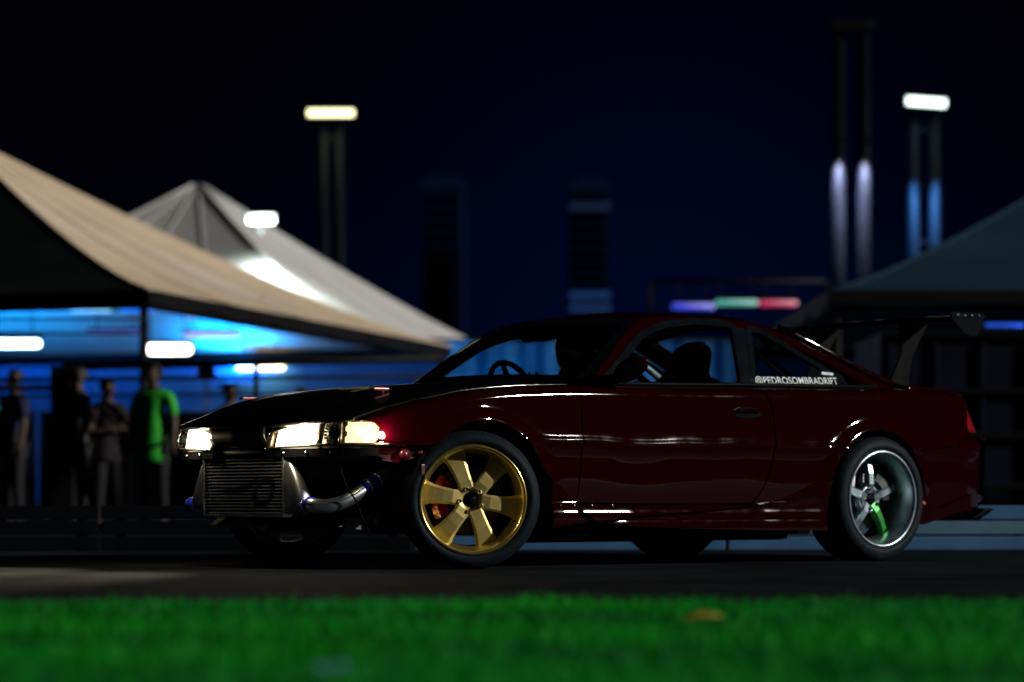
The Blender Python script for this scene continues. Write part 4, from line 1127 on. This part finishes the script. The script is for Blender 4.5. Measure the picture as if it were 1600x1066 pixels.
# ---- lamps under and on the tents
def lamp_light(parent, loc, col, watts, radius=.15, kind='POINT', aim=None, size=1.2, blend=.6):
    ld = bpy.data.lights.new('lamp_light', kind); ld.energy = watts; ld.color = col; ld.shadow_soft_size = radius
    if kind == 'SPOT': ld.spot_size = size; ld.spot_blend = blend
    lo_ = bpy.data.objects.new('lamp_light', ld); C.objects.link(lo_); lo_.location = loc
    if aim is not None: lo_.rotation_euler = Vector(aim).to_track_quat('-Z', 'Y').to_euler()
    if parent is not None: lo_.parent = parent
    return lo_
def tube_lamp(u, v, d, wpx, hpx, col, strength, label, group='tube lamps hanging in the cream tent', light=None, ceil=None):
    p = at(u, v, d); L = wpx * d / F; r = hpx * d / F / 2
    root = empty('tube_lamp', p); tag(root, label, 'lamp', group)
    m_ = mat('lamp_glow', (.9, .9, .9), .4, emit=col, estr=strength)
    tube('glow_tube', [(-L / 2, 0, 0), (-L / 2 + r * .6, 0, 0), (L / 2 - r * .6, 0, 0), (L / 2, 0, 0)], [r * .55, r, r, r * .55], m_, root, 14)
    box('lamp_housing', (0, .0, r + .035), (L + .06, .09, .05), 'beam', root, .01)
    top = (ceil or (p.z + .5)) - p.z
    for sx in (-1, 1): tube('hanger', [(sx * L * .35, 0, r + .05), (sx * L * .35, 0, max(r + .15, top))], .012, 'beam', root, 6)
    if light: lamp_light(root, (0, -.1, -r - .15), light[0], light[1], .2)
    return root
BLUE = (0.0, 0.22, 1.0)
tube_lamp(22, 537, 36, 82, 12, (.75, 1, .95), 9, 'white tube lamp under the cream tent beside its front leg', light=(BLUE, 100))
tube_lamp(261, 546, 38, 76, 15, (1, .97, .80), 9, 'thick warm white tube lamp under the cream tent above the person in green', light=((1, .9, .7), 25))
tube_lamp(407, 572, 41.5, 74, 12, (1, .96, .45), 7, 'yellowish tube lamp hung below the back beam of the cream tent')
tube_lamp(515, 570, 42, 64, 5, (.4, 1, .95), 2.2, 'thin pale cyan tube lamp near the cream tent\'s right corner')
tube_lamp(541, 551, 42, 66, 10, (.0, .75, .5), .9, 'dim teal tube lamp above the thin cyan lamp')
tube_lamp(142, 485, 35, 62, 5, (.3, .75, 1), 1.4, 'thin pale blue tube lamp close under the cream tent\'s front edge')
tube_lamp(330, 524, 40, 90, 7, (.9, .42, .25), .55, 'dim orange tube lamp under the cream tent')
tube_lamp(238, 485, 36, 100, 4, (.0, .05, 1), .7, 'thin deep blue tube lamp under the cream tent beside the pale blue one')
tube_lamp(402, 500, 41, 72, 6, (.02, .35, 1), .9, 'thin bright blue tube lamp under the cream tent\'s sloping eave')
tube_lamp(405, 513, 41.5, 62, 3, (.05, .7, .8), .8, 'hair thin cyan tube lamp below the bright blue one')
tube_lamp(180, 521, 37, 80, 5, (.45, .02, .35), .35, 'dim magenta tube lamp above the spectators')
tube_lamp(18, 638, 29, 46, 6, (.0, .45, .18), .35, 'dim green tube lamp low beside the spectator in blue', ceil=1.6)
tube_lamp(500, 536, 42, 96, 5, (.05, .20, .8), .5, 'faint blue tube lamp beside the teal one')
tube_lamp(330, 496, 39, 80, 4, (.02, .15, .8), .5, 'faint thin blue tube lamp above the orange one')
def wash(loc, col, watts, label, aim=(0, 0, 1), blend=.8, size=2.9):  # unseen blue lights, added with stands to colour the tent cloth
    root = empty('added_wash_light', loc); tag(root, label, 'light', 'added blue wash lights')
    hz = 2.05
    tube('stand', [(0, 0, .03), (0, 0, hz)], .022, 'beam', root, 8)
    for k in range(3):
        t = 2 * math.pi * k / 3 + .4; tube('stand_foot', [(0, 0, .55), (.42 * math.cos(t), .42 * math.sin(t), .015)], .014, 'beam', root, 6)
    from_bm('lamp_body', box_bm(0, 0, hz + .12, .26, .20, .18, .03), 'beam', root)
    m_ = mat('wash_glow', (.1, .2, .6), .4, emit=col, estr=3.0)
    tube('lens', [(0, 0, hz + .21), (0, 0, hz + .232)], .085, m_, root, 18)
    lamp_light(root, (0, 0, hz + .30), col, watts, .10, 'SPOT', aim, size, blend)
for (x, y, w_, lb_) in ((-7.2, 34.6, 520, 'blue wash light on a tripod stand under the cream tent\'s front half'), (-4.4, 36.5, 420, 'blue wash light on a tripod stand by the cream tent\'s open right side'),  # added unseen blue lights that colour the cream tent cloth
                   (-8.5, 40.0, 650, 'blue wash light on a tripod stand before the cream tent\'s back wall'), (-4.6, 41.3, 520, 'blue wash light on a tripod stand near the cream tent\'s back right leg')):  # two more added unseen blue lights for the cream tent cloth
    wash((x, y, 0), BLUE, w_, lb_, (0.05, .35, 1))
wash((7.0, 33.0, 0), (0.02, .10, .7), 60, 'added dim blue wash light on a tripod stand under the slate tent', (0, .5, 1))
# floodlight on the white tent roof and a warm one by the cream tent's eave
def flood(u, v, d, wpx, hpx, col, strength, watts, aim, label, grp=None):
    p = at(u, v, d); root = empty('floodlight', p); tag(root, label, 'floodlight', grp)
    L, hh = wpx * d / F, hpx * d / F
    m_ = mat('flood_glow', (.9, .9, .9), .4, emit=col, estr=strength)
    box('glow_panel', (0, -.03, 0), (L, .02, hh), m_, root, .004)
    box('lamp_body', (0, .03, 0), (L + .06, .08, hh + .06), 'beam', root, .01)
    box('bracket', (0, .05, -hh / 2 - .10), (.06, .05, .24), 'beam', root, .008)
    lamp_light(root, (0, -.12, 0), col, watts, .15, 'SPOT', aim, 2.6, .9)
flood(408, 342, 45.0, 44, 14, (.85, 1, .97), 3, 900, (.1, .25, -1), 'bright cold white floodlight standing on the white tent roof')
flood(385, 474, 37.0, 46, 9, (1, .82, .50), 2.2, 260, (.25, .0, -1), 'small warm floodlight fixed above the cream tent eave')

# ---- cloth windbreak behind the car, lit by two more added wash lights
wb = empty('cloth_windbreak', (1.2, 43.5, 0)); tag(wb, 'pale cloth windbreak lit blue between the tents', 'windbreak')
V, Fc = [], []
for i in range(121):
    x = -2.9 + 5.8 * i / 120; o_ = .018 * math.sin(i * .9) + .03 * math.sin(i * .37)
    V += [(x, o_, .05), (x, o_ * .4, 3.05)]
    if i: Fc.append((2 * i - 2, 2 * i, 2 * i + 1, 2 * i - 1))
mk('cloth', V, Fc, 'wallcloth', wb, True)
for x in (-2.9, -1.45, 0, 1.45, 2.9): tube('post', [(x, .1, 0), (x, .1, 3.1)], .03, 'beam', wb, 8)
tube('top_rail', [(-2.9, .1, 3.08), (2.9, .1, 3.08)], .03, 'beam', wb, 8)
wash((-.8, 41.6, 0), (0, .45, 1), 62, 'added blue wash light on a tripod stand before the cloth windbreak', (0, 1, .35)); wash((1.6, 41.6, 0), (0, .36, 1), 42, 'weaker added blue light on a tripod stand before the cloth windbreak', (0, 1, .35))

# ---- coloured light bars beyond the car roof
for u, v, w_, h_, col, st, nm in ((1083, 479, 66, 10, (.02, .04, .75), .8, 'deep blue'), (1150, 473, 68, 9, (.12, .75, .6), .45, 'teal'), (1216, 474, 60, 9, (.85, .02, .15), .55, 'red')):
    tube_lamp(u, v, 46, w_, h_, col, st, nm + ' light bar hung on the dark goalpost rig', 'coloured light bars on the goalpost rig', ceil=4.3)
tube_lamp(1462, 466, 34, 76, 4, (.03, .10, .9), .9, 'thin blue light bar under the slate tent eave', 'blue light bars in the slate tent')
tube_lamp(1570, 508, 33, 60, 5, (.03, .12, .9), .8, 'short blue light bar beside the wing end plate', 'blue light bars in the slate tent')
rg = empty('light_rig', (4.1, 46.1, 0)); tag(rg, 'dark goalpost rig carrying the coloured light bars', 'rig')
for x in (-1.6, 1.6): tube('post', [(x, 0, 0), (x, 0, 4.3)], .05, 'beam', rg, 10)
tube('cross_bar', [(-1.6, 0, 4.3), (1.6, 0, 4.3)], .05, 'beam', rg, 10)

# ---- scaffold rail and posts in the cream tent
sc_ = empty('scaffold_rail', (0, 0, 0)); tag(sc_, 'black scaffold rail with one thick post in front of the blue tent interior', 'railing')
pA, pB, pC = at(98, 573, 27), at(690, 560, 27), at(-140, 606, 27)
sc_.location = (pA.x, pA.y, 0)
rel = lambda p: (p.x - pA.x, p.y - pA.y, p.z)
tube('top_rail', [rel(pA), rel(pB)], .045, 'beam', sc_, 10)
tube('low_rail', [rel(at(98, 606, 27)), rel(pC)], .035, 'beam', sc_, 10)
for v_, r_ in ((498, .016), (521, .014), (592, .022), (618, .016)):
    tube('rail', [rel(at(-140, v_ + 3, 27)), rel(at(690, v_ - 4 if v_ > 560 else v_ + 40, 27))] if v_ > 560 else [rel(at(-140, v_, 27)), rel(at(225, v_ + 1, 27))], r_, 'beam', sc_, 8)
box('post', (0, 0, pA.z / 2), (.24, .14, pA.z), 'beam', sc_, .02)
for u in (400, 690): 
    p = at(u, 564, 27); tube('post', [(p.x - pA.x, 0, 0), (p.x - pA.x, 0, p.z)], .03, 'beam', sc_, 8)
p = pC; tube('post', [(p.x - pA.x, 0, 0), (p.x - pA.x, 0, p.z)], .035, 'beam', sc_, 8)

# ---- black cloth fence added to darken the tent's lower part
M['added_fence_cloth'] = mat('added_black_cloth', (0.0035, 0.004, 0.006), 0.9, spec=0.02, var=0.3, vscale=4)
for i in range(5):
    fx_, fy_ = -8.6 + 2.05 * i, 29.6 - .10 * (i % 2)
    fr_ = empty('added_dark_fence', (fx_, fy_, 0), R((-2, 1.5, 0, 2.5, -1)[i])); tag(fr_, 'added black cloth fence panel that darkens the lower cream tent', 'fence', 'added black fences')
    V, Fc = [], []
    for q in range(41):
        x = -.98 + 1.96 * q / 40; o_ = .012 * math.sin(q * .8 + i) + .01 * math.sin(q * 2.1)
        V += [(x, o_, .08), (x, o_ * 1.5, .7), (x, o_ * .3, 1.32)]
        if q:
            for w_ in (0, 1): Fc.append((3 * q - 3 + w_, 3 * q + w_, 3 * q + 1 + w_, 3 * q - 2 + w_))
    mk('cloth', V, Fc, 'added_fence_cloth', fr_, True)
    tube('added_fence_frame', [(-1, .03, .04), (-1, .03, 1.34), (1, .03, 1.34), (1, .03, .04)], .02, 'beam', fr_, 8)
    for x in (-.85, .85): box('added_fence_foot', (x, .03, .02), (.06, .55, .03), 'beam', fr_, .006)

# ---- people behind the track
M['hivis'] = mat('hi_vis_green', (0.015, 0.42, 0.02), 0.7, var=0.12, vscale=6, emit=None)
M['cloth_dark'] = mat('dark_cloth', (0.005, 0.005, 0.008), 0.9, var=0.2, vscale=8)
M['cloth_plum'] = mat('plum_cloth', (0.007, 0.003, 0.008), 0.9, var=0.2, vscale=8)
M['cloth_blue'] = mat('blue_cloth', (0.006, 0.014, 0.05), 0.9, var=0.2, vscale=8)
M['cloth_grey'] = mat('grey_cloth', (0.005, 0.006, 0.009), 0.9, var=0.2, vscale=8)
down = ((-.05, .02, -.29), (-.06, .08, -.53)); downR = ((.05, .02, -.29), (.06, .08, -.53))
fold = ((-.07, .05, -.28), (.10, .22, -.22)); foldR = ((.07, .05, -.28), (-.10, .22, -.25))
def stand(u, d): p = at(u, 784, d); return (p.x, d, 0)
person('person', stand(240, 26.5), R(180 - 15), 1.72, None, 'hivis', 'cloth_dark', (down, downR), 'spectator in bright green shirt and dark trousers behind the headlamp', 'spectators behind the track', hem=.72)
person('person', stand(168, 27.3), R(180 + 40), 1.60, None, 'cloth_plum', 'cloth_dark', (fold, foldR), 'spectator in plum jacket with folded arms beside the thick black post', 'spectators behind the track', .12)
person('person', stand(22, 28.2), R(180 - 50), 1.74, None, 'cloth_blue', 'cloth_grey', (down, downR), 'spectator in blue shirt and grey trousers beside the dim green lamp', 'spectators behind the track')
person('person', stand(360, 28.5), R(180 + 35), 1.60, None, 'cloth_dark', 'cloth_dark', (down, downR), 'spectator in black behind the bonnet\'s front edge', 'spectators behind the track')
person('person', stand(470, 29), R(180 - 30), 1.58, None, 'cloth_grey', 'cloth_dark', (fold, downR), 'spectator in grey top hidden to the chest by the bonnet', 'spectators behind the track')

person('person', stand(122, 26.9), R(180 - 60), 1.70, None, 'cloth_dark', 'cloth_grey', (down, foldR), 'spectator in black top and dark grey trousers turned towards the plum jacket', 'spectators behind the track', .13)

# ---- low plank barrier behind the car
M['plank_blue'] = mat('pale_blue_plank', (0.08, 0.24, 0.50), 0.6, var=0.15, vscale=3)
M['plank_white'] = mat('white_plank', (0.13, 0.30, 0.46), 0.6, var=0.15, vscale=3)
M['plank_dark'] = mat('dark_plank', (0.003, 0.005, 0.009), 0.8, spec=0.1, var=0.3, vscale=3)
mesh_cache = {}
def barrier(x, y, ln, ms, label, group):
    root = empty('track_barrier', (x, y, 0)); tag(root, label, 'barrier', group)
    for k, (z, h) in enumerate(((.048, .082), (.142, .080), (.234, .084))):
        key = (ms[k], k, round(ln, 2))
        if key not in mesh_cache:
            o = box('plank', (0, 0, z), (ln - .02, .05, h), ms[k], root, .008); mesh_cache[key] = o.data
        else: new_obj('plank', mesh_cache[key], root)
    for sx in (-1, 1):
        o = box('stake', (sx * (ln / 2 - .12), .05, .14), (.06, .05, .28), 'beam', root, .006)
BL = 1.9
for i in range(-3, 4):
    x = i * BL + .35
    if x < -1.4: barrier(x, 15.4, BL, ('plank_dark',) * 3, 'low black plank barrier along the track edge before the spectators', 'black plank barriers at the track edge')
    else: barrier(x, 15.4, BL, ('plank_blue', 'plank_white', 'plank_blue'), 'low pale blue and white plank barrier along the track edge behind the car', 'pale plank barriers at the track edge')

# ---- dark trailer on the right
tr = empty('box_trailer', (6.6, 27.5, 0)); tag(tr, 'dark ribbed box trailer standing behind the car\'s tail', 'trailer')
M['trailer'] = mat('trailer_navy', (0.003, 0.006, 0.022), 0.6, 0.0, spec=0.15, var=0.3, vscale=2)
M['trailer_red'] = mat('trailer_maroon', (0.02, 0.002, 0.006), 0.5, var=0.3, vscale=2)
box('body', (0, 1.1, 1.30), (5.2, 2.1, 1.70), 'trailer', tr, .04)
for k in range(11): box('rib', (-2.5 + .5 * k, .035, 1.25), (.05, .04, 1.55), 'trailer', tr, .008)
for k, z in enumerate((.47, 1.02, 1.50, 2.13)): box('rail', (0, .02, z), (5.22, .06, .06), 'beam', tr, .008)
box('panel', (1.2, .03, 1.80), (2.2, .03, .50), 'trailer_red', tr, .006)
for x in (-1.3, 1.3):
    V, Fc = lathe_data([(.16, -.1), (.30, -.1), (.33, -.06), (.33, .06), (.30, .1), (.16, .1)], 28)
    w_ = mk('wheel', V, Fc, 'tyre', tr, True); w_.location = (x, .25, .33)
    V, Fc = lathe_data([(.001, -.06), (.17, -.08)], 24); r_ = mk('rim', V, Fc, 'aludull', w_, True)

# ---- lamp masts
M['mast'] = mat('mast_paint', (0.006, 0.008, 0.012), 0.5, 0.2, var=0.15, vscale=3, spec=0.04)
def light_mast(u, v, d, wpx, hpx, post_gap, zref, col, strength, watts, lit, label, tilt=0.0):
    p = at(u, v, d); root = empty('light_mast', (p.x, d, 0)); tag(root, label, 'light mast', 'floodlight masts beyond the tents')
    L, hh = wpx * d / F, hpx * d / F
    m_ = mat('mast_glow', (.9, .9, .9), .4, emit=col, estr=strength)
    rt_ = Matrix.Rotation(R(tilt), 3, 'Y')
    hd = box('lamp_head', (0, .10, p.z + .03), (L + .10, .22, hh + .10), 'beam', root, .03, rt_)
    box('glow_panel', (0, -.035, p.z), (L, .05, hh), m_, hd, .02, rt_)
    for sx in (-1, 1):
        tube('post', [(sx * post_gap / 2, .25, 0), (sx * post_gap / 2, .25, p.z - hh)], [.13, .10], 'mast', root, 14)
    for k in range(7):
        z = 1 + (p.z - 1.5) * k / 6; box('rung', (0, .25, z), (post_gap, .05, .06), 'beam', root, .006)
    if watts: lamp_light(root, (0, -.25, p.z - hh), col, watts, .2, 'SPOT', (0, .02, -1), 2.3, .6)
    if lit:
        for sx in (-1, 1):
            lamp_light(root, (sx * post_gap / 2, -.35, p.z - hh - lit[0]), lit[1], lit[2], .05, 'SPOT', (0, .22, -1), 1.0, .9)
light_mast(517, 177, 55, 72, 11, .34, 0, (1, 1, .50), 3.0, 40, None, 'tall lamp mast with greenish white lamp above the white tent')
light_mast(1447, 160, 50, 62, 13, .42, 0, (.80, 1, .95), 3.5, 25, (.75, (.12, .42, 1), 1500), 'tall lamp mast with cold white lamp above the slate tent', 4)
# pale twin-post mast, lamp off at top, two small downlights part way
pm_ = at(1330, 45, 52); root = empty('light_mast', (pm_.x, 52, 0)); tag(root, 'tall unlit twin post mast with two small downlights washing its posts', 'light mast', 'floodlight masts beyond the tents')
for sx in (-1, 1):
    tube('post', [(sx * .26, 0, 0), (sx * .26, 0, pm_.z)], [.15, .12], 'mast', root, 14)
    zl = at(0, 228, 52).z
    bm = box_bm(sx * .26, -.42, zl + .05, .16, .22, .10, .02); from_bm('downlight', bm, 'beam', root)
    tube('bracket', [(sx * .26, -.12, zl + .05), (sx * .26, -.34, zl + .05)], .025, 'beam', root, 8)
    lamp_light(root, (sx * .26, -.40, zl - .04), (.80, .76, 1), 1700, .05, 'SPOT', (0, .22, -1), 1.0, .9)
box('lamp_head', (0, -.05, pm_.z + .05), (.9, .3, .22), 'beam', root, .03)

# ---- far apartment towers
M['tower'] = mat('tower_concrete', (0.006, 0.018, 0.075), 0.9, var=0.2, vscale=.05, spec=0.04)
def tower(u0, u1, vtop, d, rows, label):
    p0, p1 = at(u0, vtop, d), at(u1, vtop, d); w_ = p1.x - p0.x; h = p0.z
    root = empty('apartment_tower', ((p0.x + p1.x) / 2, d, 0)); tag(root, label, 'tower', 'apartment towers in the distance')
    box('wall', (0, w_ * .6, h / 2), (w_, w_ * 1.2, h), 'tower', root, .05)
    box('roof', (0, w_ * .6, h + .6), (w_ * .7, w_ * .8, 1.2), 'tower', root, .05)
    fl = 3.0; n = int(h / fl)
    for k in range(2, n):
        z = k * fl + 1.2; v = HORIZON - (z - CAMZ) * F / d
        lit = None
        for (va, vb, col, st) in rows:
            if va <= v <= vb: lit = (col, st)
        box('balcony_slab', (0, -.30, z - 1.3), (w_ + .2, .6, .18), 'tower', root, .02)
        if lit:
            m_ = mat('lit_window', (.05, .07, .1), .3, emit=lit[0], estr=lit[1])
            for q in range(4):
                if random.random() < .85: box('window', (-w_ / 2 + w_ * (q + .5) / 4, -.02, z), (w_ / 4 * .86, .08, 1.5), m_, root, .02)
        else:
            for q in range(4): box('window', (-w_ / 2 + w_ * (q + .5) / 4, -.02, z), (w_ / 4 * .8, .06, 1.4), 'glassdark', root, .02)
M['glassdark'] = mat('unlit_window', (0.001, 0.0015, 0.003), 0.3, spec=0.05)
tower(890, 954, 285, 600, [(280, 294, (.02, .06, .25), .06), (308, 332, (.02, .08, .32), .10), (445, 458, (.02, .07, .35), .10), (459, 486, (.02, .12, .50), .22)], 'far dark tower block with rows of blue lit windows')
tower(660, 724, 280, 620, [], 'far dark tower block without lit windows')

# ---- litter in the grass
lf = at(1092, 962, 5.6); lf.z = .036
V = []; n = 7
for i in range(n):
    t = i / (n - 1); wv = .012 * math.sin(math.pi * t) ** .8 + .001
    V += [(-.05 + .10 * t, -wv, .008 * math.sin(3 * t) + .01 * t), (-.05 + .10 * t, 0, .004 * math.sin(3 * t) + .01 * t), (-.05 + .10 * t, wv, .010 * math.sin(3 * t) + .012 * t)]
Fc = []
for i in range(n - 1):
    for q in (0, 1): Fc.append((3 * i + q, 3 * i + 3 + q, 3 * i + 4 + q, 3 * i + 1 + q))
M['leaf'] = mat('yellow_leaf', (0.45, 0.30, 0.03), 0.6, var=0.3, vscale=30)
lo2 = mk('fallen_leaf', V, Fc, 'leaf', None, True); lo2.location = lf; lo2.rotation_euler = (R(14), 0, R(8)); tag(lo2, 'dry yellow leaf lying on the grass', 'leaf')
md = lo2.modifiers.new('thickness', 'SOLIDIFY'); md.thickness = .001
lw = at(535, 1041, 4.05); lw.z = .030
V = []; Fc = []
for i in range(9):
    for j in range(5):
        V.append((-.045 + .09 * i / 8, -.022 + .044 * j / 4, .006 * math.sin(i * 1.3 + j) + .005 * math.cos(j * 2.1)))
        if i and j: Fc.append(((i - 1) * 5 + j - 1, i * 5 + j - 1, i * 5 + j, (i - 1) * 5 + j))
M['wrapper'] = mat('blue_wrapper', (0.25, 0.35, 0.85), 0.3, var=0.4, vscale=25)
lo2 = mk('wrapper', V, Fc, 'wrapper', None, True); lo2.location = lw; lo2.rotation_euler = (R(20), R(4), R(-6)); tag(lo2, 'crumpled blue wrapper lying in the grass', 'wrapper')
md = lo2.modifiers.new('thickness', 'SOLIDIFY'); md.thickness = .0008
